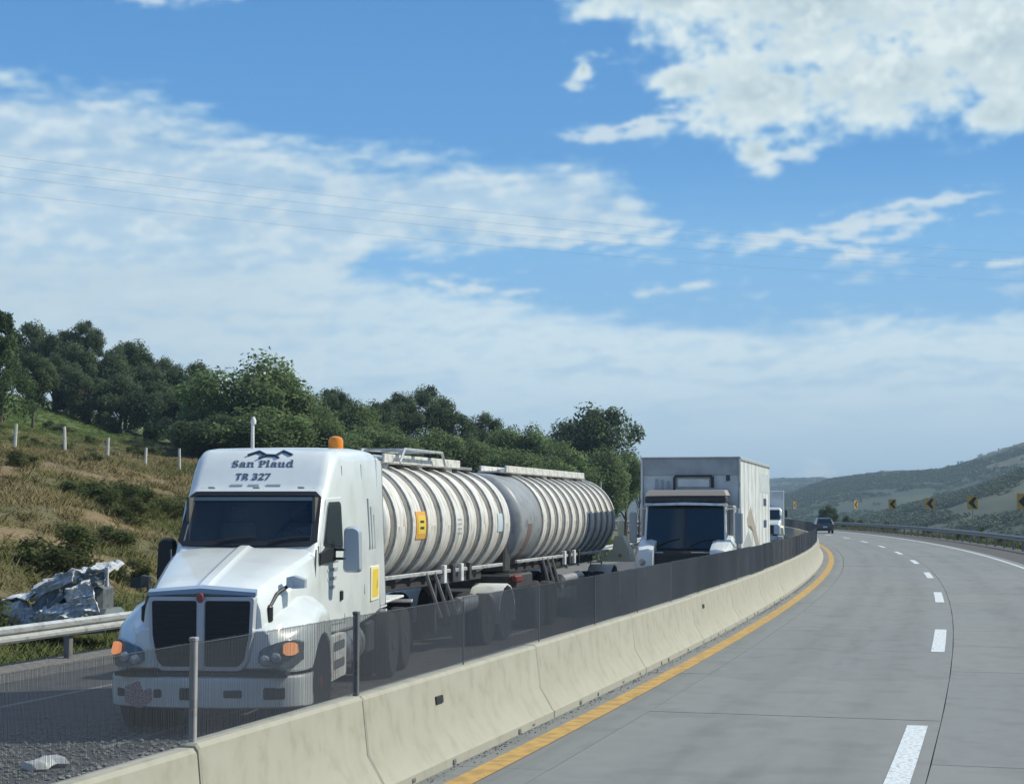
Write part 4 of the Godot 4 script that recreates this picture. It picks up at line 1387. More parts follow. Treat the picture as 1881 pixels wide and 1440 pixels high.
# ---------------------------------------------------------------- tank trailers
func tank_shell(o: Node3D, r: float, yc: float, z0: float, z1: float, m: Material, called := "tank_shell") -> void:
	var b := Mesher.new()
	var L := z0 - z1
	var at := b.v.size()
	var prof := [Vector2(0.02, -0.34), Vector2(r * 0.5, -0.3), Vector2(r * 0.82, -0.2), Vector2(r * 0.96, -0.08), Vector2(r, 0.0)]
	var n := 12
	for i in range(1, n):
		prof.append(Vector2(r, L * i / n))
	prof.append_array([Vector2(r, L), Vector2(r * 0.96, L + 0.08), Vector2(r * 0.82, L + 0.2), Vector2(r * 0.5, L + 0.3), Vector2(0.02, L + 0.34)])
	b.lathe(prof, Vector3(0, yc, z0), Vector3(0, 0, -1), 48)
	at = 0
	for i in b.uv.size():
		b.uv[i] = Vector2(-b.v[i].z / 3.0, b.uv[i].y)
	part(called, b, m, o, 40.0)

func rib(o: Node3D, r: float, yc: float, z: float, w: float, h: float, m: Material, called := "rib") -> void:
	var b := Mesher.new()
	var rings := []
	var segs := 48
	for p in [Vector2(r - 0.01, 0.0), Vector2(r + h * 0.9, 0.0), Vector2(r + h, -w * 0.15), Vector2(r + h, -w * 0.85), Vector2(r + h * 0.9, -w), Vector2(r - 0.01, -w)]:
		var ring := []
		for j in segs:
			var a := TAU * j / segs
			ring.append(Vector3(sin(a) * p.x, yc + cos(a) * p.x, z + p.y))
		rings.append(ring)
	rings.append(rings[0])
	b.loft(rings, false)
	b.closed(0)
	part(called, b, m, o, 40.0)

func flank(o: Node3D, called: String, r: float, yc: float, z0: float, z1: float, a0: float, a1: float, m: Material, proud := 0.012) -> MeshInstance3D:    # a plate bent round the right flank; angles from the top
	var b := Mesher.new()
	var rings := []
	for i in 9:
		var a := lerpf(a0, a1, i / 8.0)
		var d := Vector3(sin(a), cos(a), 0)
		var c := Vector3(0, yc, 0)
		rings.append([c + d * (r - 0.02) + Vector3(0, 0, z0), c + d * (r + proud) + Vector3(0, 0, z0), c + d * (r + proud) + Vector3(0, 0, z1), c + d * (r - 0.02) + Vector3(0, 0, z1)])
	b.loft(rings)
	return part(called, b, m, o, 30.0)

func tank_trailer(called: String, label: String, at: Vector3, yaw: float, L: float, second: bool) -> Node3D:
	var o := thing(called, label, "tank trailer", at, yaw)
	var r := 1.09
	var yc := 2.42
	tank_shell(o, r, yc, 0.0, -L, M.tank_white)
	if second:
		var b := Mesher.new()
		b.lathe([Vector2(r * 0.3, -0.37), Vector2(r * 0.83, -0.23), Vector2(r * 0.975, -0.1), Vector2(r + 0.012, 0.0), Vector2(r + 0.012, 1.65), Vector2(r - 0.02, 1.66)], Vector3(0, yc, 0), Vector3(0, 0, -1), 48)
		part("grey_front_jacket", b, M.tank_grey, o, 40.0)
	var z := -0.25
	var k := 0
	while z > -L + 0.1:
		if not (second and z > -1.7):
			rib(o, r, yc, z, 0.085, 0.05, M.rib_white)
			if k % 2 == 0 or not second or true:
				rib(o, r, yc, z + 0.195, 0.193, 0.008, M.rib_shade_dirt, "shade_dirt_band")  # the rib's shadow painted on as a dark band, with dirt in it
		z -= 0.86 if not second else 0.78
		k += 1
	# walkway and hatches
	var wk := Mesher.new()
	wk.box(Vector3(0.12, yc + r + 0.05, -L * 0.5), Vector3(0.56, 0.05, L * 0.86), 0.01)
	var walk := part("walkway", wk, M.steel, o, 0.0)
	for x in [-0.18, 0.42]:
		var sp := Mesher.new()
		sp.box(Vector3(x, yc + r + 0.12, -L * 0.5), Vector3(0.05, 0.16, L * 0.6 if not second else L * 0.8), 0.01)
		part("spill_rail", sp, M.rib_white, walk, 0.0)
	for i in 3:
		var zz := -L * (0.25 + 0.25 * i)
		var hb := Mesher.new()
		hb.lathe([Vector2(0.27, -0.05), Vector2(0.27, 0.1), Vector2(0.31, 0.1), Vector2(0.31, 0.15), Vector2(0.1, 0.19), Vector2(0.001, 0.2)], Vector3(0.1, yc + r, zz), Vector3.UP, 20)
		part("hatch", hb, M.galvanised, o, 30.0)
	if not second:
		var rk := Mesher.new()
		for q in [[-1.9, -4.6]]:
			for x in [-0.2, 0.62]:
				rk.tube([Vector3(x, yc + r + 0.05, q[0]), Vector3(x, yc + r + 0.3, q[0] - 0.25), Vector3(x, yc + r + 0.3, q[1] + 0.2), Vector3(x, yc + r + 0.05, q[1])], 0.025, 6)
			for zz in [-2.3, -3.2, -4.2]:
				rk.box(Vector3(0.21, yc + r + 0.3, zz), Vector3(0.84, 0.03, 0.2), 0.005)
		part("folded_handrail", rk, M.galvanised, o)
		var pl := flank(o, "orange_placard", r, yc, -1.42, -2.0, 1.33, 1.78, M.orange_plate)
		flank(pl, "placard_face", r, yc, -1.5, -1.92, 1.4, 1.7, M.yellow_plate, 0.016)
		for i in 2:
			flank(pl, "placard_print", r, yc, -1.6, -1.82, 1.48 + i * 0.1, 1.52 + i * 0.1, M.chassis, 0.019)
		for i in 4:
			flank(o, "stencil_line", r, yc, -3.72, -4.2, 1.46 + i * 0.08, 1.49 + i * 0.08, M.pale_mark, 0.004)
		flank(o, "blue_grey_plate", r, yc, -6.75, -7.25, 1.38, 1.72, mat([0.5, 0.58, 0.62], 0.5))
		flank(o, "pink_stain", r, yc, -1.1, -1.3, 1.95, 2.5, mat([0.5, 0.36, 0.33], 0.8), 0.003)
	else:
		flank(o, "rusty_streak", r + 0.01, yc, -0.45, -0.85, 1.6, 2.5, mat([0.15, 0.11, 0.1], 0.85), 0.004)
		var fb := Mesher.new()
		fb.box(Vector3(0.35, yc - 0.75, 0.2), Vector3(0.9, 0.7, 0.5), 0.04)
		part("front_valve_box", fb, M.chassis, o, 20.0)
	# bearers along the flank, frame and legs
	var be := Mesher.new()
	for x in [-0.98, 0.98]:
		be.box(Vector3(x * 0.93, yc - r * 0.8, -L * 0.5), Vector3(0.07, 0.07, L * 0.98), 0.01)
	part("side_rail", be, M.galvanised, o, 0.0)
	var fr := Mesher.new()
	for x in [-0.45, 0.45]:
		fr.box(Vector3(x, 1.4, -L * 0.5), Vector3(0.12, 0.3, L * 0.94), 0.01)
	var frame := part("frame", fr, M.chassis, o, 0.0)
	var zs := [-L + 0.8, -L + 2.1] if not second else [-1.2, -2.4, -L + 0.9, -L + 2.2]
	for zz in zs:
		for sd in [1.0, -1.0]:
			wheel_shape(o, Vector3(sd * 1.06, 0.52, zz), 0.52, 0.3, M.steel, M.chassis, sd)
			wheel_shape(o, Vector3(sd * 0.72, 0.52, zz), 0.52, 0.3, M.steel, M.chassis, sd)
	for sd in [1.0, -1.0]:
		var mz: float = -L + 0.75
		var rings := []
		for i in 9:
			var a := lerpf(-0.2, PI + 0.2, i / 8.0)
			var c := Vector3(0, 0.52, mz)
			var d := Vector3(0, sin(a), cos(a))
			rings.append([c + d * 0.66 + Vector3(sd * 0.55, 0, 0), c + d * 0.66 + Vector3(sd * 1.23, 0, 0), c + d * 0.63 + Vector3(sd * 1.23, 0, 0), c + d * 0.63 + Vector3(sd * 0.55, 0, 0)])
		var mg := Mesher.new()
		mg.loft(rings)
		part("mudguard", mg, M.white_dull, o, 30.0)
		for i in 3:
			var lg := Mesher.new()
			var zz := -2.4 - i * 0.5
			lg.tube([Vector3(sd * 0.95, 1.55, zz), Vector3(sd * 1.0, 0.72, zz - 0.75)], 0.035, 6)
			part("brace", lg, M.steel, frame)
		var lp := Mesher.new()
		lp.box(Vector3(sd * 0.7, 0.9, -3.6), Vector3(0.12, 1.0, 0.12), 0.01)
		part("landing_leg", lp, M.chassis, frame, 0.0)
		for i in 4:
			var hg := Mesher.new()
			hg.box(Vector3(sd * 0.95, 1.5, -L * 0.45 - i * 0.55), Vector3(0.08, 0.34, 0.16), 0.01)
			part("hanger", hg, M.white_dull if i % 2 == 0 else M.chassis, frame, 0.0)
		var tb := Mesher.new()
		tb.lathe([Vector2(0.02, 0.0), Vector2(0.17, 0.01), Vector2(0.17, 2.2), Vector2(0.02, 2.21)], Vector3(sd * 0.95, 0.86 if not second else 0.95, -4.2), Vector3(0, 0, -1), 16)
		part("hose_tube", tb, M.steel, frame, 30.0)
	if second:
		# rear gear: sloped pale discharge cabinet, ladder, wheel guard
		var cbn := Mesher.new()
		cbn.loft([[Vector3(1.02, 1.95, -L - 0.35), Vector3(1.25, 1.95, -L - 0.35), Vector3(1.25, 1.95, -L - 0.9), Vector3(1.02, 1.95, -L - 0.9)], [Vector3(0.95, 1.5, -L - 0.3), Vector3(1.45, 1.5, -L - 0.3), Vector3(1.45, 1.5, -L - 1.0), Vector3(0.95, 1.5, -L - 1.0)], [Vector3(0.5, 1.22, -L - 0.25), Vector3(1.5, 1.22, -L - 0.25), Vector3(1.5, 1.22, -L - 1.1), Vector3(0.5, 1.22, -L - 1.1)]])
		cbn.box(Vector3(1.15, 2.15, -L - 0.6), Vector3(0.16, 0.5, 0.2), 0.03)
		var cab := part("discharge_cabinet", cbn, M.cream_plate, o, 20.0)
		var kn := Mesher.new()
		kn.lathe([Vector2(0.05, 0), Vector2(0.05, 0.04), Vector2(0.001, 0.05)], Vector3(1.2, 1.4, -L - 0.28), Vector3(0, 0, 1), 12)
		part("lamp", kn, M.orange_plate, cab)
		var ld := Mesher.new()
		for x in [0.3, 0.62]:
			ld.tube([Vector3(x, 1.0, -L - 0.42), Vector3(x, 3.5, -L - 0.42)], 0.02, 6)
		for i in 8:
			ld.tube([Vector3(0.3, 1.2 + i * 0.3, -L - 0.42), Vector3(0.62, 1.2 + i * 0.3, -L - 0.42)], 0.015, 6)
		part("ladder", ld, M.steel, o)
	return o

func build_tankers() -> void:
	tank_trailer("tank_trailer", "ribbed white tank trailer directly behind the tractor, with an orange placard on its flank", Vector3(-3.11, far_road_y(-11.0), -28.3), -0.264, 7.75, false)
	tank_trailer("tank_trailer", "second ribbed white tank trailer, its front end covered in bare dark grey metal", Vector3(-0.82, far_road_y(-10.8), -37.25), -0.255, 10.6, true)
	# the two-axle dolly between the tanks
	var d := thing("trailer_dolly", "dark towing dolly with a red air tank coupling the first tank to the second", "dolly", Vector3(-1.05, far_road_y(-10.8), -36.1), -0.26)
	var b := Mesher.new()
	b.loft([[Vector3(-0.08, 0.75, 0.9), Vector3(0.08, 0.75, 0.9), Vector3(0.08, 0.95, 0.9), Vector3(-0.08, 0.95, 0.9)], [Vector3(-0.6, 0.75, -0.6), Vector3(0.6, 0.75, -0.6), Vector3(0.6, 1.0, -0.6), Vector3(-0.6, 1.0, -0.6)]])
	part("drawbar", b, M.chassis, d, 0.0)
	var f := Mesher.new()
	f.box(Vector3(0, 1.12, -1.4), Vector3(1.9, 0.34, 1.9), 0.04)
	part("turntable_frame", f, M.chassis, d, 20.0)
	for sd in [1.0, -1.0]:
		var sp := Mesher.new()
		sp.box(Vector3(sd * 1.0, 1.2, -0.7), Vector3(0.16, 0.16, 0.5), 0.03)
		part("air_tank", sp, M.red, d, 20.0)

# ---------------------------------------------------------------- the other vehicles
func make_box_truck() -> void:
	var t := thing("box_truck", "white box truck with grey front wall and wide dark windscreen beside the second tank", "truck", Vector3(4.33, far_road_y(-7.8), -42.2), -0.235)
	var W := 1.3
	# box body
	var b := Mesher.new()
	b.box(Vector3(0, 2.5, -6.2), Vector3(2.6, 3.0, 9.2), 0.02)
	var body := part("cargo_box", b, M.white_box, t, 0.0)
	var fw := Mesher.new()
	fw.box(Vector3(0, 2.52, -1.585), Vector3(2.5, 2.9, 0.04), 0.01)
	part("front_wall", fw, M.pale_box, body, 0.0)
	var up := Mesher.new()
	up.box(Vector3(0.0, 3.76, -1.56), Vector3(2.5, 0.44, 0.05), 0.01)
	part("header_panel", up, M.grey_box, body, 0.0)
	for x in [-1.285, 1.285]:
		var cp := Mesher.new()
		cp.box(Vector3(x, 2.5, -1.57), Vector3(0.06, 3.02, 0.1), 0.015)
		part("corner_post", cp, M.white_box if x < 0.0 else M.galvanised, body, 0.0)
	var tr := Mesher.new()
	tr.box(Vector3(0, 4.0, -1.57), Vector3(2.64, 0.05, 0.12), 0.01)
	part("top_rail", tr, M.grey_box, body, 0.0)
	var sr := Mesher.new()
	sr.box(Vector3(1.31, 3.97, -6.2), Vector3(0.05, 0.08, 9.2), 0.01)
	sr.box(Vector3(1.31, 1.04, -6.2), Vector3(0.05, 0.1, 9.2), 0.01)
	part("side_rail", sr, M.galvanised, body, 0.0)
	for k in 8:
		var vr := Mesher.new()
		vr.box(Vector3(1.302, 2.5, -2.6 - k * 1.1), Vector3(0.012, 2.86, 0.03), 0.0)
		part("side_seam", vr, M.pale_box, body, 0.0)
	# framed opening and cooling shelf on the front wall
	var fo := Mesher.new()
	for q in [[0.08, 3.52, 0.98, 0.05], [-0.42, 3.33, 0.055, 0.34], [0.58, 3.36, 0.07, 0.3]]:
		fo.box(Vector3(q[0], q[1], -1.5), Vector3(q[2], q[3], 0.08), 0.01)
	part("black_frame", fo, M.black, body, 0.0)
	var fi := Mesher.new()
	fi.box(Vector3(0.08, 3.34, -1.54), Vector3(0.86, 0.24, 0.05), 0.02)
	part("framed_panel", fi, M.white_box, body, 0.0)
	for k in 3:
		var ms := Mesher.new()
		ms.box(Vector3(-0.9 + k * 0.15, 3.3, -1.55), Vector3(0.07, 0.3 - k * 0.05, 0.02), 0.0)
		part("front_print", ms, M.grey_plastic, body, 0.0)
	var bq := Mesher.new()
	bq.box(Vector3(0.98, 3.5, -1.55), Vector3(0.1, 0.22, 0.02), 0.0)
	part("front_mark", bq, M.navy, body, 0.0)
	# roof visor and air deflector over the cab
	var vs := Mesher.new()
	vs.loft([[Vector3(-1.05, 3.0, -0.5), Vector3(1.05, 3.0, -0.5), Vector3(1.05, 3.02, -1.5), Vector3(-1.05, 3.02, -1.5)], [Vector3(-0.98, 3.13, -0.62), Vector3(0.98, 3.13, -0.62), Vector3(0.98, 3.16, -1.5), Vector3(-0.98, 3.16, -1.5)]])
	part("roof_deflector", vs, M.tan, t, 0.0)
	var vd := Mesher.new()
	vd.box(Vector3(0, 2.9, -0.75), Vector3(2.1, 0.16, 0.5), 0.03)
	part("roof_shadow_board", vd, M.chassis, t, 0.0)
	var cab := Mesher.new()
	var rings := []
	for q in [[-0.25, 1.0, 1.5, 0.98], [-0.32, 1.0, 1.6, 1.03], [-0.62, 0.95, 2.7, 1.06], [-0.72, 0.95, 2.8, 1.05], [-1.5, 0.95, 2.84, 1.06]]:
		var w: float = q[3]
		rings.append([Vector3(-w, q[1], q[0]), Vector3(w, q[1], q[0]), Vector3(w, q[2] - 0.1, q[0]), Vector3(w - 0.1, q[2], q[0]), Vector3(-w + 0.1, q[2], q[0]), Vector3(-w, q[2] - 0.1, q[0])])
	cab.loft(rings)
	part("cab", cab, M.chassis, t, 30.0)
	var sv := Mesher.new()
	sv.loft([[Vector3(-1.06, 2.74, -0.42), Vector3(-1.06, 2.8, -0.46), Vector3(-1.06, 2.8, -0.64), Vector3(-1.06, 2.74, -0.64)], [Vector3(0, 2.76, -0.3), Vector3(0, 2.83, -0.34), Vector3(0, 2.83, -0.64), Vector3(0, 2.76, -0.64)], [Vector3(1.06, 2.74, -0.42), Vector3(1.06, 2.8, -0.46), Vector3(1.06, 2.8, -0.64), Vector3(1.06, 2.74, -0.64)]])
	part("sun_visor", sv, M.galvanised, t, 30.0)
	var ws := Mesher.new()
	rings = []
	for i in 9:
		var u := lerpf(-1.0, 1.0, i / 8.0)
		var bow := 0.08 * (1.0 - u * u)
		rings.append([Vector3(u * 1.0, 1.66, -0.33 + bow), Vector3(u * 0.97, 2.7, -0.58 + bow), Vector3(u * 0.97, 2.7, -0.66), Vector3(u * 1.0, 1.66, -0.5)])
	ws.loft(rings)
	part("windscreen", ws, M.glass, t, 30.0)
	for sx in [-0.75, 0.1]:
		var wp := Mesher.new()
		wp.tube([Vector3(sx, 1.7, -0.24), Vector3(sx + 0.32, 1.84, -0.27), Vector3(sx + 0.62, 1.9, -0.3)], 0.014, 6)
		part("wiper", wp, M.black, t)
	var dv := Mesher.new()
	dv.tube([Vector3(0, 1.66, -0.24), Vector3(0, 2.7, -0.49)], 0.02, 6)
	part("windscreen_divider", dv, M.chassis, t)
	var gr := Mesher.new()
	gr.box(Vector3(-0.05, 1.3, -0.1), Vector3(1.5, 0.6, 0.3), 0.06)
	var grille := part("grille", gr, M.black, t, 20.0)
	for k in 5:
		var gb := Mesher.new()
		gb.box(Vector3(-0.05, 1.1 + k * 0.1, 0.055), Vector3(1.4, 0.025, 0.02), 0.005)
		part("grille_bar", gb, M.chassis, grille, 0.0)
	for x in [-0.75, 0.45]:
		var gl := Mesher.new()
		gl.box(Vector3(x, 1.56, 0.02), Vector3(0.5, 0.035, 0.1), 0.01)
		part("grille_trim", gl, M.grey_plastic, grille, 0.0)
	for sd in [1.0, -1.0]:
		var fe := Mesher.new()
		rings = []
		for q in [[0.45, 0.82, 1.08, 1.55], [0.38, 0.78, 1.16, 1.66], [0.1, 0.72, 1.22, 1.76], [-0.3, 0.7, 1.24, 1.86], [-0.7, 0.75, 1.24, 2.0], [-1.0, 0.75, 1.24, 2.02], [-1.15, 0.75, 1.2, 2.0]]:
			rings.append([Vector3(sd * 0.72, 0.95, q[0]), Vector3(sd * q[2], 0.95, q[0]), Vector3(sd * q[2], q[3] - 0.2, q[0]), Vector3(sd * (q[2] - 0.09), q[3] - 0.04, q[0]), Vector3(sd * 0.85, q[3], q[0]), Vector3(sd * 0.72, q[3] - 0.03, q[0])])
		fe.loft(rings)
		var wing := part("wing", fe, M.white_paint, t, 35.0)
		var hl := Mesher.new()
		hl.lathe([Vector2(0.1, -0.1), Vector2(0.11, 0.005), Vector2(0.09, 0.02), Vector2(0.001, 0.022)], Vector3(sd * 0.98, 1.32, 0.43), Vector3(0, 0, 1), 16)
		part("headlight", hl, M.headlamp, wing)
		var mi := Mesher.new()
		mi.box(Vector3(sd * 1.36, 2.18, -0.5), Vector3(0.2, 0.8, 0.09), 0.03)
		var mirror := part("side_mirror", mi, M.grey_plastic, t, 20.0)
		var ma := Mesher.new()
		ma.tube([Vector3(sd * 1.02, 2.66, -0.6), Vector3(sd * 1.36, 2.66, -0.5), Vector3(sd * 1.36, 1.7, -0.5), Vector3(sd * 1.02, 1.66, -0.5)], 0.02, 6)
		part("mirror_arm", ma, M.white_box, mirror)
		var pl := Mesher.new()
		pl.tube([Vector3(sd * 1.03, 1.72, -0.36), Vector3(sd * 1.0, 2.72, -0.6)], 0.035, 6)
		part("windscreen_pillar", pl, M.white_paint, t)
		for z in [-0.5, -7.9, -9.2]:
			wheel_shape(t, Vector3(sd * 1.05, 0.5, z), 0.5, 0.3, M.steel, M.chassis, sd)
	var bp := Mesher.new()
	bp.box(Vector3(0, 0.6, 0.1), Vector3(2.3, 0.36, 0.25), 0.06)
	part("bumper", bp, M.steel, t, 20.0)
	var ch := Mesher.new()
	ch.box(Vector3(0, 0.82, -5.6), Vector3(0.9, 0.26, 10.2), 0.01)
	part("chassis_frame", ch, M.chassis, t, 0.0)
	# marks on the lit flank
	var sx := func(_z, _y): return 1.3
	side_panel("brown_swoosh", [Vector2(-3.3, 2.42), Vector2(-4.3, 2.72), Vector2(-5.3, 2.35), Vector2(-6.6, 1.75), Vector2(-7.6, 1.3), Vector2(-6.9, 1.25), Vector2(-5.6, 1.72), Vector2(-4.4, 2.2), Vector2(-3.5, 2.2)], 0.008, M.tan, body, 1.0, sx)
	side_panel("white_skirt_panel", [Vector2(-2.0, 1.0), Vector2(-2.2, 1.75), Vector2(-3.6, 2.1), Vector2(-4.6, 1.75), Vector2(-5.8, 1.1)], 0.006, M.white_paint, body, 1.0, sx)
	for y in [2.75, 2.1]:
		side_panel("blue_mark", [Vector2(-8.5, y), Vector2(-9.5, y), Vector2(-9.5, y + 0.22), Vector2(-8.5, y + 0.22)], 0.008, M.navy, body, 1.0, sx)
	side_panel("grey_label", [Vector2(-7.3, 3.15), Vector2(-10.4, 3.15), Vector2(-10.4, 3.72), Vector2(-7.3, 3.72)], 0.008, M.pale_box, body, 1.0, sx)
	# grey sleeper side between cab and box
	for sd in [1.0, -1.0]:
		var sl := Mesher.new()
		sl.box(Vector3(sd * 1.12, 1.95, -1.25), Vector3(0.16, 1.6, 0.5), 0.03)
		part("cab_fairing", sl, M.grey_box, t, 20.0)

func make_far_truck() -> void:
	var at := Vector3(17.75, far_road_y(-7.3), -116.0)
	var t := thing("white_truck", "small far white truck with box body, right of the box truck", "truck", at, -0.12)
	var b := Mesher.new()
	b.box(Vector3(0, 2.45, -8.0), Vector3(2.55, 2.9, 12.0), 0.03)
	var body := part("cargo_box", b, M.white_box, t, 0.0)
	var pr := Mesher.new()
	pr.box(Vector3(-0.3, 3.35, -1.985), Vector3(1.1, 0.26, 0.03), 0.0)
	part("front_print", pr, M.grey_plastic, body, 0.0)
	var cab := Mesher.new()
	var rings := []
	for q in [[0.6, 0.9, 1.55, 0.85], [0.5, 0.9, 1.65, 0.9], [-0.4, 0.9, 1.85, 1.0], [-0.85, 0.9, 2.6, 1.05], [-1.0, 0.9, 2.72, 1.05], [-1.9, 0.9, 2.75, 1.05]]:
		var w: float = q[3]
		rings.append([Vector3(-w, q[1], q[0]), Vector3(w, q[1], q[0]), Vector3(w, q[2] - 0.12, q[0]), Vector3(w - 0.12, q[2], q[0]), Vector3(-w + 0.12, q[2], q[0]), Vector3(-w, q[2] - 0.12, q[0])])
	cab.loft(rings)
	part("cab", cab, M.white_paint, t, 30.0)
	var ws := Mesher.new()
	ws.loft([[Vector3(-0.92, 1.9, -0.38), Vector3(0.92, 1.9, -0.38), Vector3(0.92, 1.9, -0.6), Vector3(-0.92, 1.9, -0.6)], [Vector3(-0.9, 2.56, -0.78), Vector3(0.9, 2.56, -0.78), Vector3(0.9, 2.56, -1.0), Vector3(-0.9, 2.56, -1.0)]])
	part("windscreen", ws, M.glass, t, 0.0)
	var gr := Mesher.new()
	gr.box(Vector3(0, 1.2, 0.58), Vector3(0.9, 0.6, 0.1), 0.03)
	part("grille", gr, M.black, t, 0.0)
	for sd in [1.0, -1.0]:
		var fe := Mesher.new()
		fe.loft([[Vector3(sd * 0.7, 0.8, 0.5), Vector3(sd * 1.15, 0.8, 0.42), Vector3(sd * 1.1, 1.3, 0.4), Vector3(sd * 0.7, 1.4, 0.5)], [Vector3(sd * 0.7, 0.9, -0.1), Vector3(sd * 1.2, 0.9, -0.1), Vector3(sd * 1.15, 1.45, -0.1), Vector3(sd * 0.7, 1.55, -0.1)], [Vector3(sd * 0.7, 0.8, -0.7), Vector3(sd * 1.15, 0.8, -0.7), Vector3(sd * 1.1, 1.4, -0.7), Vector3(sd * 0.7, 1.5, -0.7)]])
		part("wing", fe, M.cream_plate, t, 30.0)
		var mi := Mesher.new()
		mi.box(Vector3(sd * 1.35, 2.3, -0.7), Vector3(0.2, 0.5, 0.1), 0.03)
		part("side_mirror", mi, M.black, t, 0.0)
		for z in [-0.1, -11.6, -12.8]:
			wheel_shape(t, Vector3(sd * 1.0, 0.5, z), 0.5, 0.3, M.steel, M.chassis, sd)
	var bp := Mesher.new()
	bp.box(Vector3(0, 0.6, 0.55), Vector3(2.2, 0.34, 0.2), 0.05)
	part("bumper", bp, M.white_dull, t, 0.0)

func make_car() -> void:
	var r := road_of(29.5, -157.0)
	var t := thing("hatchback_car", "small dark grey car seen from behind on the bend ahead", "car", Vector3(29.5, 0.0, -157.0), -heading(r.x))
	# its rear faces the camera: z = 0 is the rear bumper
	var b := Mesher.new()
	var rings := []
	for q in [[0.0, 0.35, 0.82, 0.8], [-0.08, 0.28, 0.95, 0.84], [-0.5, 0.25, 1.0, 0.86], [-2.6, 0.25, 0.98, 0.86], [-3.5, 0.28, 0.9, 0.82], [-3.9, 0.35, 0.72, 0.72]]:
		var w: float = q[3]
		rings.append([Vector3(-w + 0.05, q[1], q[0]), Vector3(w - 0.05, q[1], q[0]), Vector3(w, q[1] + 0.15, q[0]), Vector3(w, q[2] - 0.12, q[0]), Vector3(w - 0.1, q[2], q[0]), Vector3(-w + 0.1, q[2], q[0]), Vector3(-w, q[2] - 0.12, q[0]), Vector3(-w, q[1] + 0.15, q[0])])
	b.loft(rings)
	part("body", b, M.car_paint, t, 40.0)
	var c := Mesher.new()
	rings = []
	for q in [[-0.1, 0.97, 0.76], [-0.42, 1.4, 0.66], [-0.6, 1.47, 0.63], [-1.7, 1.48, 0.63], [-2.7, 0.97, 0.74]]:
		var w: float = q[2]
		rings.append([Vector3(-0.78, 0.9, q[0]), Vector3(0.78, 0.9, q[0]), Vector3(w, q[1] - 0.05, q[0]), Vector3(w - 0.08, q[1], q[0]), Vector3(-w + 0.08, q[1], q[0]), Vector3(-w, q[1] - 0.05, q[0])])
	c.loft(rings)
	part("roof", c, M.car_paint, t, 30.0)
	var g := Mesher.new()
	g.loft([[Vector3(-0.62, 1.02, -0.1), Vector3(0.62, 1.02, -0.1), Vector3(0.62, 1.02, -0.3), Vector3(-0.62, 1.02, -0.3)], [Vector3(-0.54, 1.34, -0.34), Vector3(0.54, 1.34, -0.34), Vector3(0.54, 1.34, -0.5), Vector3(-0.54, 1.34, -0.5)]])
	part("rear_window", g, M.glass, t, 0.0)
	for sd in [1.0, -1.0]:
		var tl := Mesher.new()
		tl.box(Vector3(sd * 0.7, 0.8, 0.0), Vector3(0.18, 0.22, 0.1), 0.03)
		part("tail_light", tl, M.red, t, 20.0)
		for z in [-0.75, -3.2]:
			wheel_shape(t, Vector3(sd * 0.76, 0.3, z), 0.3, 0.18, M.steel, M.chassis, sd)
	var np := Mesher.new()
	np.box(Vector3(0, 0.62, 0.0), Vector3(0.4, 0.14, 0.06), 0.01)
	part("number_plate", np, M.pale_box, t, 0.0)
	var bp := Mesher.new()
	bp.box(Vector3(0, 0.45, 0.0), Vector3(1.5, 0.2, 0.1), 0.04)
	part("bumper", bp, M.chassis, t, 20.0)

func chevron_signs() -> void:
	var places := [103.3, 125.2, 146.3, 166.8, 188.3, 227.0]
	var words := ["yellow chevron sign cut off by the right edge of the picture, nearest of the row", "yellow chevron sign second from the right above the guardrail", "yellow chevron sign third from the right above the guardrail", "yellow chevron sign fourth from the right, above low bushes", "thin yellow chevron sign seen nearly edge on, left of four plain ones", "dark chevron sign standing alone left of the far car"]
	for i in places.size():
		var s: float = places[i]
		var o := thing("chevron_sign", words[i], "road sign", road(s, 7.15, -0.1), -heading(s) + [0.0, 0.0, 0.0, 0.0, 0.9, 0.9][i], "chevron signs round the bend")
		var p := Mesher.new()
		p.box(Vector3(0, 1.5, -0.05), Vector3(0.05, 3.2, 0.05), 0.01)
		part("pole", p, M.rail_old, o, 0.0)
		var b := Mesher.new()
		b.prism(rounded([Vector2(-0.38, 2.4), Vector2(0.38, 2.4), Vector2(0.38, 3.35), Vector2(-0.38, 3.35)], 0.06), Vector3(0, 0, -0.015), Vector3(0, 0, 0.02), Vector3.RIGHT, Vector3.UP)
		var panel := part("panel", b, M.sign_yellow, o, 0.0)
		var c := Mesher.new()
		c.prism([Vector2(-0.3, 2.875), Vector2(0.1, 3.28), Vector2(0.33, 3.28), Vector2(-0.05, 2.875), Vector2(0.33, 2.47), Vector2(0.1, 2.47)], Vector3(0, 0, 0.006), Vector3(0, 0, 0.004), Vector3.RIGHT, Vector3.UP)
		part("chevron", c, M.black, panel, 0.0)

func power_lines() -> void:
	var words := ["topmost thin power line crossing the sky above the clouds' grey bank", "second thin power line from the top, crossing the sky", "third thin power line from the top, close under the second", "lowest thin power line across the sky"]
	# heights where the wires meet the picture's left and right edges
	var ends := [[300.0, 476.0], [312.0, 487.0], [322.0, 497.0], [346.0, 512.0]]
	for i in 4:
		var b := Mesher.new()
		var a := Vector3(-0.3079 * 128.0, LIFT + (934.0 - ends[i][0]) / 3055.0 * 128.0 * 1.03, -128.0 - i * 2.0)
		var c := Vector3(0.3079 * 178.0, LIFT + (934.0 - ends[i][1]) / 3055.0 * 178.0 * 1.03, -178.0 - i * 2.0)
		var pts := []
		for k in 41:
			var u := lerpf(-0.9, 1.9, k / 40.0)
			var p := a + (c - a) * u
			p.y -= 1.6 * (1.0 - pow(u * 2.0 - 1.0, 2.0)) * 0.6
			pts.append(p)
		b.tube(pts, 0.0075, 5)
		tag(part("power_line", b, M.wire), words[i], "power line", "power lines across the sky")

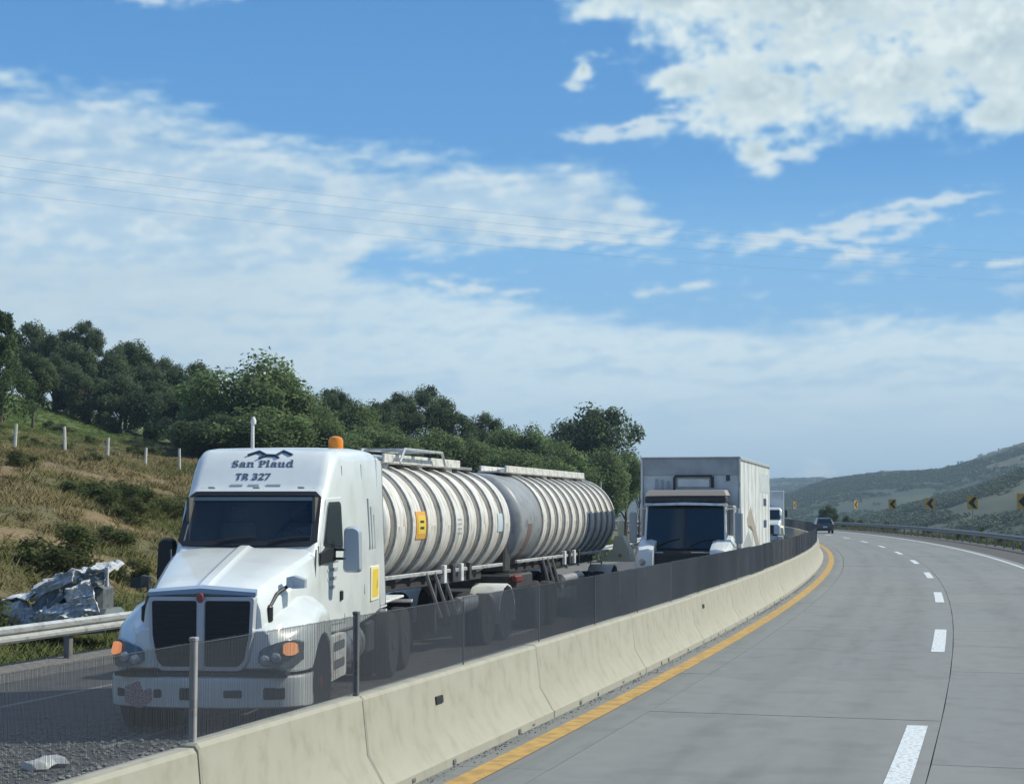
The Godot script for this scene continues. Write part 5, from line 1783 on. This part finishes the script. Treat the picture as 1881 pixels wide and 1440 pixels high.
# ---------------------------------------------------------------- plants
func leaf_mesh(seed_: int, kind: int, leaves: int, big := 1.0) -> ArrayMesh:      # a crown about one unit high and one unit wide, standing on y = 0
	rng.seed = seed_
	var blobs := []
	if kind == 2:          # upright conifer
		for i in 70:
			var y := pow(rng.randf(), 0.8)
			var w := 0.4 * (1.0 - pow(y, 1.4)) + 0.03
			var a := rng.randf() * TAU
			var d := w * sqrt(rng.randf())
			blobs.append([Vector3(cos(a) * d, 0.04 + y * 0.93, sin(a) * d), 0.05 + 0.07 * (1.0 - y)])
	elif kind == 3:        # bush
		for i in 22:
			var a := rng.randf() * TAU
			var d := 0.42 * sqrt(rng.randf())
			blobs.append([Vector3(cos(a) * d, rng.randf_range(0.08, 0.8) * (1.0 - d * 1.1), sin(a) * d), rng.randf_range(0.1, 0.2)])
	else:                  # broad rounded crown of billowing clumps
		for i in (34 if kind == 0 else 44):
			var dir := Vector3(rng.randfn(), rng.randfn(), rng.randfn()).normalized()
			var rr := 1.0 - 0.45 * pow(rng.randf(), 1.5)
			var big_clump := rng.randf_range(0.11, 0.19) if kind == 0 else rng.randf_range(0.08, 0.16)
			var reach := (0.47 - big_clump) * rr
			blobs.append([Vector3(dir.x * reach, 0.47 + dir.y * reach * 1.05, dir.z * reach), big_clump])
	var base := [Color(0.14, 0.2, 0.095), Color(0.1, 0.142, 0.085), Color(0.085, 0.13, 0.065), Color(0.1, 0.125, 0.055)][kind] as Color
	var pos := PackedVector3Array()
	var nor := PackedVector3Array()
	var col := PackedColorArray()
	var tones := []
	for b in blobs:
		tones.append(rng.randf_range(0.72, 1.3))
	for i in leaves:
		var k := rng.randi() % blobs.size()
		var b: Array = blobs[k]
		var dir := Vector3(rng.randfn(), rng.randfn(), rng.randfn()).normalized()
		var p: Vector3 = b[0] + dir * b[1] * pow(rng.randf(), 0.35) * rng.randf_range(0.8, 1.15)
		if p.y < 0.01:
			p.y = rng.randf_range(0.01, 0.06)
		var n := (dir + Vector3(rng.randfn(), rng.randfn() + 0.5, rng.randfn()) * 0.6).normalized()
		var u := n.cross(Vector3(rng.randfn(), rng.randfn(), rng.randfn())).normalized()
		var w := n.cross(u)
		var ln := rng.randf_range(0.011, 0.022) * (0.9 if kind == 2 else (1.7 if kind == 3 else 1.0)) * big
		var wd := ln * rng.randf_range(0.4, 0.65)
		var fold := n * ln * 0.25
		var c: Color = base * (tones[k] * rng.randf_range(0.75, 1.3))
		c = c.lerp(Color(c.r * 1.5, c.g * 1.25, c.b * 0.8), rng.randf() * 0.4)
		c.a = 1.0
		var a0 := p - u * ln
		var a1 := p + w * wd - fold
		var a2 := p + u * ln
		var a3 := p - w * wd - fold
		for q in [a0, a1, a2, a0, a2, a3]:
			pos.append(q)
			col.append(c)
		for q in 6:
			nor.append(n)
	var arrays := []
	arrays.resize(Mesh.ARRAY_MAX)
	arrays[Mesh.ARRAY_VERTEX] = pos
	arrays[Mesh.ARRAY_NORMAL] = nor
	arrays[Mesh.ARRAY_COLOR] = col
	var m := ArrayMesh.new()
	m.add_surface_from_arrays(Mesh.PRIMITIVE_TRIANGLES, arrays)
	return m

func trunk_mesh(seed_: int, kind: int) -> ArrayMesh:
	rng.seed = seed_
	var b := Mesher.new()
	b.tube([Vector3(0, -0.08, 0), Vector3(0.01, 0.15, 0.0), Vector3(-0.01, 0.4, 0.01), Vector3(0, 0.75, 0)], 0.035, 8, 0.008)
	if kind != 2:
		for i in 7:
			var a := TAU * i / 7.0 + rng.randf()
			var y := rng.randf_range(0.15, 0.45)
			b.tube([Vector3(0, y, 0), Vector3(cos(a) * 0.14, y + 0.14, sin(a) * 0.14), Vector3(cos(a) * 0.3, y + 0.26, sin(a) * 0.3)], 0.014, 5, 0.004)
	return b.mesh(40.0)

var crowns := []
var trunks := []

func plant(called: String, label: String, group: String, category: String, at: Vector3, width: float, height: float, variant: int, yaw: float, crown := 0.0) -> void:
	var o := thing(called, label, category, at, yaw, group)
	var c := put("crown", crowns[variant], M.leaf, o)
	var ch := crown if crown > 0.0 else height
	c.scale = Vector3(width, ch, width)
	c.position.y = height - ch
	var st := put("trunk" if category == "tree" else "stem", trunks[variant], M.bark, o)
	st.scale = Vector3(width, height * (1.0 if category == "tree" else 0.5), width)

func build_trees() -> void:
	for q in [[101, 0, 15000], [102, 0, 15000], [103, 1, 15000], [104, 1, 14000], [105, 2, 9000], [106, 3, 3200], [107, 3, 3200]]:
		crowns.append(leaf_mesh(q[0], q[1], q[2]))
		trunks.append(trunk_mesh(q[0] + 50, q[1]))
	# picture column, height of the top, half width, distance, variant (0 1 broad, 2 3 dark, 4 upright)
	var list := [
		[-4, 566, 84, 95, 4, "large dark conical tree cut off by the left edge, nearest on the slope"],
		[58, 640, 40, 102, 2, "smaller dark tree leaning against the large one at the left edge"],
		[55, 580, 55, 150, 2, "dark treetop just right of the large tree at the left edge"], [102, 586, 50, 150, 3, "dark treetop immediately left of the small poking treetop"], [150, 582, 34, 150, 2, "small treetop poking above the left tree line"],
		[132, 618, 55, 141, 2, "dark tree standing in front of the small poking treetop"], [190, 632, 50, 143, 3, "low dark crown in the dip right of the small poking treetop"], [228, 608, 46, 150, 3, "dark round treetop standing out halfway between the small poking one and the largest tree"], [268, 655, 50, 146, 2, "dark tree right below the round treetop on the left crest"],
		[300, 648, 45, 150, 2, "dark crown left of the last dip before the largest round tree"], [342, 648, 48, 147, 3, "dark crown touching the left side of the largest round tree"], [96, 645, 50, 138, 2, "dark low tree at the upper edge of the green meadow, leftmost"], [160, 668, 55, 137, 3, "dark low tree at the meadow's upper edge, below the small poking treetop"], [220, 676, 50, 136, 2, "dark low tree at the meadow's upper edge, below the round treetop"], [285, 690, 55, 136, 2, "dark low tree at the meadow's upper edge, above the fourth fence post"], [335, 700, 55, 130, 3, "dark tree at the right end of the green meadow"],
		[450, 628, 118, 118, 0, "largest round green tree, above the tractor's cab"], [386, 690, 65, 121, 1, "broad green tree filling the left flank of the largest round one"], [532, 684, 70, 119, 1, "broad green tree on the right shoulder of the largest round one"],
		[470, 735, 110, 112, 0, "light green tree low in front of the largest round one"], [575, 730, 60, 116, 0, "light green tree directly behind the amber roof beacon"], [380, 745, 70, 112, 3, "dark tree low behind the left edge of the cab roof"],
		[608, 700, 36, 142, 3, "small dark pointed tree right of the largest round one"], [648, 722, 50, 140, 1, "mid green tree right of the small dark pointed one"], [692, 722, 45, 145, 3, "dark crown left of the dark peaked tree, first of two"], [735, 712, 45, 148, 2, "dark crown left of the dark peaked tree, next to it"],
		[782, 698, 52, 150, 2, "dark peaked tree above the first tank's walkway"], [832, 734, 42, 150, 3, "dark crown on the right slope of the dark peaked tree"], [700, 765, 75, 132, 1, "green tree just above the front end of the first tank"], [615, 770, 60, 124, 0, "light green tree right behind the cab's roof corner"], [790, 775, 70, 138, 0, "light green tree above the first tank's folded handrail"],
		[892, 750, 42, 155, 2, "flat topped dark tree above the gap between the tanks"], [940, 768, 50, 150, 1, "green tree right of the flat topped dark one"], [992, 768, 52, 150, 0, "light green tree left of the tall dark rounded one"], [862, 795, 60, 140, 1, "green tree low in the notch left of the flat topped one"],
		[1095, 718, 82, 160, 3, "tall dark rounded tree above the second tank, standing clear of the rest"], [1055, 772, 45, 158, 2, "dark crown at the left foot of the tall dark rounded tree"],
		[1040, 795, 65, 143, 0, "light green tree below the tall dark rounded one, left side"], [1100, 805, 60, 146, 1, "green tree below the tall dark rounded one, right side"], [1150, 816, 42, 150, 0, "last light green tree of the row, left of the box truck"], [940, 810, 70, 136, 1, "green tree low above the second tank's grey front"], [1010, 826, 60, 130, 0, "light green tree low above the middle of the second tank"], [1174, 842, 24, 155, 1, "small green tree touching the box truck's top left corner"],
	]
	for i in list.size():
		var q: Array = list[i]
		var z: float = q[3]
		var x: float = (q[0] - 940.5) / 3055.0 * z
		var top: float = LIFT + (934.0 - q[1]) / 3055.0 * z * 1.005
		var y := ground_at(x, -z) - 0.2
		var w: float = q[2] * 2.0 / 3055.0 * z * 1.12
		var h := maxf(top - y, w * 0.6)
		var crown := h
		if q[4] != 4:
			w *= 1.18
			crown = minf(h, w * 1.02)
		plant("tree", q[5], "trees behind the tankers" if q[0] > 360 else "trees on the left crest", "tree", Vector3(x, y, -z), w, h, q[4], i * 1.7, crown)
	# the far side: a clump behind the car and bushes by the guardrail
	for q in [[1522, 922, 24, 235, 2, "dark tree clump directly behind the small car"], [1560, 938, 18, 240, 3, "lower dark bushy tree right of the one behind the car"]]:
		var z: float = q[3]
		var x: float = (q[0] - 940.5) / 3055.0 * z
		var top: float = LIFT + (934.0 - q[1]) / 3055.0 * z
		var y := minf(ground_at(x, -z), -0.4)
		plant("tree", q[5], "", "tree", Vector3(x, y, -z), q[2] * 2.2 / 3055.0 * z, top - y, q[4], z)
	for q in [[1655, 866, 5, 1400, 4, "tiny tree on the skyline of the far ridge, left of its twin"], [1736, 861, 5, 1400, 4, "tiny tree on the skyline of the far ridge, right of its twin"]]:
		var z: float = q[3]
		var x: float = (q[0] - 940.5) / 3055.0 * z
		var top: float = LIFT + (934.0 - q[1]) / 3055.0 * z
		plant("tree", q[5], "", "tree", Vector3(x, top - 10.0, -z), 6.0, 10.0, q[4], z)
	for q in [[1600, 947, 22, 190, 5, "low green bush left of the fourth chevron sign from the right"], [1632, 950, 20, 176, 6, "low green bush at the foot of the fourth chevron sign from the right"], [1575, 946, 20, 205, 6, "low green bush right of the dark trees behind the car"], [1768, 955, 16, 128, 5, "bright bush just left of the second chevron sign from the right"], [1800, 958, 14, 124, 6, "bright bush just right of the second chevron sign from the right"], [1842, 964, 18, 112, 5, "green bush left of the nearest chevron sign"], [1700, 956, 10, 150, 6, "small green bush below the third chevron sign from the right"]]:
		var z: float = q[3]
		var x: float = (q[0] - 940.5) / 3055.0 * z
		var top: float = LIFT + (934.0 - q[1]) / 3055.0 * z
		var y := ground_at(x, -z) - 0.1
		plant("bush", q[5], "bushes behind the right guardrail", "bush", Vector3(x, y, -z), q[2] * 2.0 / 3055.0 * z, maxf(top - y, 0.8), q[4], z)

func build_shrubs() -> void:
	rng.seed = 404
	var spots := []
	var tries := 0
	while spots.size() < 150 and tries < 4000:
		tries += 1
		var s := rng.randf_range(18.0, 108.0)
		var lat := rng.randf_range(-62.0, -18.6)
		var ok := bare(s, lat) < 0.75 and absf(lat + 42.0) > 3.2
		if lat < -47.0 and rng.randf() < 0.5:
			ok = false
		for p in spots:
			if Vector2(s, lat).distance_to(p) < 1.7:
				ok = false
		# keep the debris heap in the open
		if Vector2(s, lat).distance_to(Vector2(31.5, -19.6)) < 3.2:
			ok = false
		if ok:
			spots.append(Vector2(s, lat))
	for i in spots.size():
		var p: Vector2 = spots[i]
		var near := p.y > -24.0
		var h := rng.randf_range(0.6, 1.7) * (1.0 if near else 0.9) * (0.5 if p.y < -33.0 and p.y > -42.0 else 1.0)
		var at := road(p.x, p.y, ground_y(p.x, p.y) - 0.1)
		plant("shrub", "olive green shrub among dry grass on the cut bank", "shrubs on the left bank", "shrub", at, h * rng.randf_range(1.3, 2.1), h, 5 + i % 2, rng.randf() * TAU)
	for q in [[29.9, -20.2, 1.5, 2.0, "leafy green bush touching the left end of the silvery wreck"], [28.3, -19.7, 1.3, 1.8, "leafy green bush at the left edge above the guardrail"], [31.2, -21.8, 1.7, 2.0, "leafy green bush behind the wreck's rolled end"]]:
		plant("shrub", q[4], "bushes beside the silvery wreck", "shrub", road(q[0], q[1], ground_y(q[0], q[1]) - 0.1), q[3], q[2], 5, q[0])

func tuft_mesh(seed_: int, blades: int, spread: float) -> ArrayMesh:
	rng.seed = seed_
	var pos := PackedVector3Array()
	var nor := PackedVector3Array()
	for i in blades:
		var a := rng.randf() * TAU
		var d := rng.randf() * spread
		var p := Vector3(cos(a) * d, -0.05, sin(a) * d)
		var lean := Vector3(rng.randfn() * 0.35, 1.0, rng.randfn() * 0.35) * rng.randf_range(0.5, 1.0)
		var side := Vector3(rng.randfn(), 0, rng.randfn()).normalized() * rng.randf_range(0.012, 0.03)
		var tip := p + lean
		var n := side.cross(lean).normalized()
		for q in [p - side, tip, p + side]:
			pos.append(q)
			nor.append((n + Vector3.UP * 0.8).normalized())
	var arrays := []
	arrays.resize(Mesh.ARRAY_MAX)
	arrays[Mesh.ARRAY_VERTEX] = pos
	arrays[Mesh.ARRAY_NORMAL] = nor
	var m := ArrayMesh.new()
	m.add_surface_from_arrays(Mesh.PRIMITIVE_TRIANGLES, arrays)
	return m

func scatter(called: String, m: Mesh, mat_: Material, items: Array) -> MultiMeshInstance3D:    # items: [Transform3D, Color]
	var mm := MultiMesh.new()
	mm.transform_format = MultiMesh.TRANSFORM_3D
	mm.use_colors = true
	mm.mesh = m
	mm.instance_count = items.size()
	for i in items.size():
		mm.set_instance_transform(i, items[i][0])
		mm.set_instance_color(i, items[i][1])
	var o := MultiMeshInstance3D.new()
	o.name = called
	o.multimesh = mm
	o.material_override = mat_
	add_child(o, true)
	return o

func build_grass() -> void:
	var tuft := tuft_mesh(9, 34, 0.6)
	rng.seed = 91
	var items := []
	for i in 62000:
		var s := rng.randf_range(12.0, 135.0)
		var lat := -17.3 - 62.0 * pow(rng.randf(), 1.25)
		var n := bare(s, lat)
		if rng.randf() < n * 0.92:
			continue
		var h := rng.randf_range(0.1, 0.36) * (0.6 if lat < -46.0 else 1.0)
		var b := Basis(Vector3.UP, rng.randf() * TAU).scaled(Vector3(0.7, h, 0.7))
		var c := Color(0.225, 0.185, 0.095).lerp(Color(0.115, 0.125, 0.045), clampf(0.5 + 1.6 * fn.get_noise_2d(s * 3.0 + 10.0, lat * 4.0) + rng.randf_range(-0.3, 0.3), 0.0, 1.0))
		if lat < -46.0:
			c = c.lerp(Color(0.11, 0.165, 0.045), smoothstep(-46.0, -56.0, lat))
		if lat > -21.5:
			c = c.lerp(Color(0.06, 0.11, 0.03), 0.65)
		c *= rng.randf_range(0.75, 1.2)
		c.a = 1.0
		items.append([Transform3D(b, road(s, lat, ground_y(s, lat))), c])
	for i in 7000:
		var s := rng.randf_range(60.0, 300.0)
		var lat := rng.randf_range(6.9, 15.0)
		var c := Color(0.17, 0.155, 0.075).lerp(Color(0.08, 0.12, 0.035), rng.randf())
		items.append([Transform3D(Basis(Vector3.UP, rng.randf() * TAU).scaled(Vector3(0.9, rng.randf_range(0.2, 0.5), 0.9)), road(s, lat, ground_y(s, lat))), c])
	setting(scatter("grass", tuft, M.grass, items), "stuff")
	# scrub on the far hills
	rng.seed = 92
	var hm := leaf_mesh(120, 3, 150, 2.6)
	items = []
	for i in 60000:
		var k := rng.randi() % 3
		var az := rng.randf_range(6.5, 24.0)
		var d: float = RIDGE_AT[k]
		var r := d * rng.randf_range(0.6, 1.02)
		var t := deg_to_rad(az)
		var p := Vector3(sin(t) * r, hill_y(az, r) - 0.5, -cos(t) * r)
		if fn.get_noise_2d(p.x * 0.16, p.z * 0.16) * 1.3 + fn.get_noise_2d(p.x * 0.9, p.z * 0.9) * 0.5 + rng.randf_range(-0.15, 0.15) < 0.0:
			continue
		var h := rng.randf_range(1.6, 4.0) * (1.5 if k == 0 else 1.0)
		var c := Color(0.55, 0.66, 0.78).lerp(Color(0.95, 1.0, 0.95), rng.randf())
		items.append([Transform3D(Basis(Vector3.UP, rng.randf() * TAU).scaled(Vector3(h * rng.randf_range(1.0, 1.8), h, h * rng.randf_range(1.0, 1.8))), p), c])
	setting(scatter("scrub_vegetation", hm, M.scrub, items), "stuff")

# ---------------------------------------------------------------- the bank's fence, the debris heap, stone chips
func build_details() -> void:
	var words := ["leaning pale fence post nearest the left edge of the picture", "second pale fence post from the left on the grassy bank", "third pale fence post from the left on the grassy bank", "fourth pale fence post from the left on the grassy bank", "fifth pale fence post, just left of the tractor's roof"]
	for i in 5:
		var x: float = [25.0, 118.0, 197.0, 267.0, 330.0, 388.0, 440.0, 488.0, 533.0][i]
		var z: float = [75.0, 79.1, 83.0, 86.8, 90.4, 94.2, 98.0, 101.8, 105.6][i]
		var wx := (x - 940.5) / 3055.0 * z
		var g := ground_at(wx, -z)
		var b := Mesher.new()
		b.tube([Vector3(0, -0.3, 0), Vector3(0.01, 0.5, 0), Vector3(0.0, 1.25, 0.01)], 0.085, 7, 0.07)
		var o := part("fence_post", b, M.post_white, self, 40.0)
		o.position = Vector3(wx, g, -z)
		o.rotation = Vector3([0.02, -0.03, 0.0, 0.04, 0.0, 0.02, 0.0, 0.03, 0.0][i], i, [-0.06, 0.02, 0.05, 0.0, -0.03, 0.0, 0.02, 0.0, 0.0][i])
		tag(o, words[i], "fence post", "fence posts on the bank")
	# crushed light grey vehicle body
	var s0 := 31.5
	var lat0 := -18.9
	var base := ground_y(s0, lat0) + 0.14
	var heap := thing("debris_heap", "crushed silvery grey wreck of sheet metal behind the left guardrail", "wreckage", road(s0, lat0, base), -0.2)
	rng.seed = 55
	# sheets: corner a, edge u, edge v, crumple, thickness, material
	var sheets := [
		[Vector3(-1.5, 0.1, 0.5), Vector3(1.5, 0.12, 0.0), Vector3(0.05, 0.5, -0.1), 0.07, 0, 0.0],
		[Vector3(-1.5, 0.6, 0.45), Vector3(1.15, 0.32, 0.0), Vector3(0.15, 0.12, -0.9), 0.07, 0, 0.25],
		[Vector3(-0.42, 0.72, 0.35), Vector3(0.5, 0.48, -0.2), Vector3(0.25, -0.32, 0.2), 0.05, 1, 0.0],
		[Vector3(-0.5, 1.02, 0.15), Vector3(1.15, 0.25, 0.0), Vector3(0.1, 0.18, -0.8), 0.1, 0, 0.3],
		[Vector3(-0.5, 0.78, 0.32), Vector3(0.95, 0.42, 0.0), Vector3(0.02, 0.26, -0.05), 0.06, 0, 0.1],
		[Vector3(0.5, 1.3, 0.1), Vector3(0.6, 0.1, 0.0), Vector3(0.02, -0.26, 0.15), 0.06, 1, 0.0],
		[Vector3(0.4, 1.34, 0.1), Vector3(0.7, 0.1, -0.05), Vector3(0.1, 0.1, -0.6), 0.07, 0, 0.2],
		[Vector3(-0.1, 0.2, 0.6), Vector3(1.25, 0.42, -0.1), Vector3(-0.2, 0.34, -0.08), 0.1, 0, 0.3],
		[Vector3(0.5, 0.55, 0.42), Vector3(0.55, 0.3, -0.1), Vector3(-0.25, 0.4, -0.1), 0.1, 0, 0.3],
		[Vector3(-0.2, 0.08, 0.62), Vector3(1.5, 0.1, -0.05), Vector3(0.0, 0.26, -0.05), 0.06, 1, 0.0],
		[Vector3(0.05, 0.62, 0.5), Vector3(0.8, -0.22, 0.0), Vector3(0.1, 0.16, -0.1), 0.04, 0, 0.0]]
	for k in sheets.size():
		var q: Array = sheets[k]
		var b := Mesher.new()
		var n := 12
		var rings := []
		var nrm: Vector3 = (q[1] as Vector3).cross(q[2] as Vector3).normalized()
		for i in n + 1:
			var front := []
			var back := []
			for j in n + 1:
				var u := float(i) / n
				var v := float(j) / n
				var fold := absf(fn.get_noise_2d(u * 60.0 + k * 100.0, v * 60.0)) * 2.0 + fn.get_noise_2d(u * 140.0, v * 140.0 + k * 100.0) * 0.8
				var pt: Vector3 = q[0] + (q[1] as Vector3) * (u + 0.05 * fn.get_noise_2d(v * 90.0, k * 40.0)) + (q[2] as Vector3) * (v + 0.12 * fn.get_noise_2d(u * 90.0, k * 70.0 + 20.0)) + nrm * (q[3] * (fold - 0.4) * 1.6 + q[5] * 4.0 * u * (1.0 - u) * 0.3)
				front.append(pt)
				back.append(pt - nrm * 0.025)
			back.reverse()
			rings.append(front + back)
		b.loft(rings)
		part("crumpled_sheet", b, M.scrap if q[4] == 0 else M.scrap_dark, heap, 50.0)
	var core := Mesher.new()
	core.box(Vector3(0.1, 0.4, -0.1), Vector3(2.4, 0.5, 0.9), 0.1)
	core.box(Vector3(0.35, 0.85, -0.15), Vector3(1.4, 0.6, 0.7), 0.1)
	part("dark_body", core, M.scrap_dark, heap, 20.0)
	var rl := Mesher.new()
	rl.lathe([Vector2(0.02, -0.02), Vector2(0.19, 0.0), Vector2(0.245, 0.05), Vector2(0.25, 0.3), Vector2(0.28, 0.7), Vector2(0.29, 0.95), Vector2(0.1, 1.0)], Vector3(-1.52, 0.34, 0.3), Vector3(0.95, 0.22, 0.0).normalized(), 18)
	part("rolled_sheet", rl, M.scrap, heap, 30.0)
	var st := Mesher.new()
	st.box(Vector3(1.12, 1.3, 0.1), Vector3(0.08, 0.42, 0.05), 0.01)
	part("white_strip", st, M.white_dull, heap, 0.0)
	# stone chips and a scrap on the near opposite lane
	var chip := Mesher.new()
	chip.lathe([Vector2(0.02, -0.3), Vector2(0.45, -0.1), Vector2(0.5, 0.1), Vector2(0.2, 0.35), Vector2(0.02, 0.4)], Vector3.ZERO, Vector3.UP, 6)
	var cm := chip.mesh(0.0)
	rng.seed = 66
	var items := []
	for i in 7000:
		var s := 15.2 + rng.randfn() * 2.2
		var lat := -10.4 + rng.randfn() * 1.3
		if lat < -15.0 or lat > -6.0:
			continue
		var k := pow(rng.randf(), 2.5) * 0.04 + 0.008
		items.append([Transform3D(Basis.from_euler(Vector3(rng.randf() * 6.0, rng.randf() * 6.0, rng.randf())).scaled(Vector3(k * 1.6, k, k * 1.3)), road(s, lat, far_road_y(lat) + k * 0.3)), Color(1, 1, 1) * rng.randf_range(0.7, 1.2)])
	var g := scatter("gravel", cm, M.chip, items)
	setting(g, "stuff")
	items = []
	for i in 3200:
		var s := rng.randf_range(8.0, 60.0)
		var lat := -4.95 + absf(rng.randfn()) * 0.07
		var k := pow(rng.randf(), 3.0) * 0.013 + 0.003
		items.append([Transform3D(Basis.from_euler(Vector3(rng.randf() * 6.0, rng.randf() * 6.0, rng.randf())).scaled(Vector3(k * 1.6, k, k * 1.3)), road(s, lat, k * 0.3)), Color(1, 1, 1)])
	setting(scatter("grit_gravel", cm, M.verge, items), "stuff")
	var sc := Mesher.new()
	for k in 2:
		var rings := []
		for i in 5:
			var ring := []
			for j in 6:
				var a := TAU * j / 6.0
				ring.append(Vector3((i - 2) * 0.13, 0.06 + sin(a) * 0.07 * (1.0 + 0.5 * sin(i * 2.1)), cos(a) * 0.12 + 0.05 * sin(i * 1.7) + k * 0.04))
			rings.append(ring)
		if k == 0:
			sc.loft(rings)
	var scrap := part("white_scrap", sc, M.white_dull, self, 15.0)
	var sp := road_of(-4.9, -17.6)
	scrap.position = Vector3(-4.9, far_road_y(sp.y) + 0.02, -17.6)
	scrap.rotation = Vector3(0.1, 0.9, 0.05)
	scrap.scale = Vector3(0.75, 0.6, 1.3)
	tag(scrap, "crumpled white scrap lying among the stone chips, bottom left", "litter")

func _ready() -> void:
	var cam := Camera3D.new()
	cam.name = "camera"
	cam.fov = rad_to_deg(2.0 * atan(720.0 / 3055.0))
	cam.far = 20000.0
	cam.near = 0.1
	cam.position = Vector3(0, LIFT, 0)
	cam.rotation.x = atan(213.7 / 3055.0)
	add_child(cam)
	cam.current = true
	var env := Environment.new()
	env.background_mode = Environment.BG_SKY
	var sky := Sky.new()
	var pano := PanoramaSkyMaterial.new()
	fn.seed = 3
	fn.frequency = 0.02
	fn.fractal_octaves = 4
	pano.panorama = sky_texture()
	pano.energy_multiplier = 1.0
	sky.sky_material = pano
	env.sky = sky
	env.tonemap_mode = Environment.TONE_MAPPER_LINEAR
	env.tonemap_exposure = 1.0
	env.sdfgi_enabled = true
	env.ssao_enabled = true
	env.ssil_enabled = true
	env.fog_enabled = true
	env.fog_density = 0.00026
	env.fog_light_color = Color(0.78, 0.9, 1.0)
	var we := WorldEnvironment.new()
	we.name = "environment"
	we.environment = env
	add_child(we)
	var sun := DirectionalLight3D.new()
	sun.name = "sun"
	sun.light_energy = 1.5
	sun.light_color = Color(1.0, 0.985, 0.91)
	sun.light_angular_distance = 0.5
	sun.shadow_enabled = true
	add_child(sun)
	var az := deg_to_rad(78.0)
	var el := deg_to_rad(44.0)
	sun.look_at_from_position(Vector3(sin(az) * cos(el), sin(el), -cos(az) * cos(el)), Vector3.ZERO, Vector3.UP)

	materials()
	build_ground()
	build_hills()
	build_roads()
	build_median()
	build_rails()
	make_tractor()
	build_tankers()
	make_box_truck()
	make_far_truck()
	make_car()
	chevron_signs()
	build_trees()
	build_shrubs()
	build_grass()
	build_details()
	power_lines()
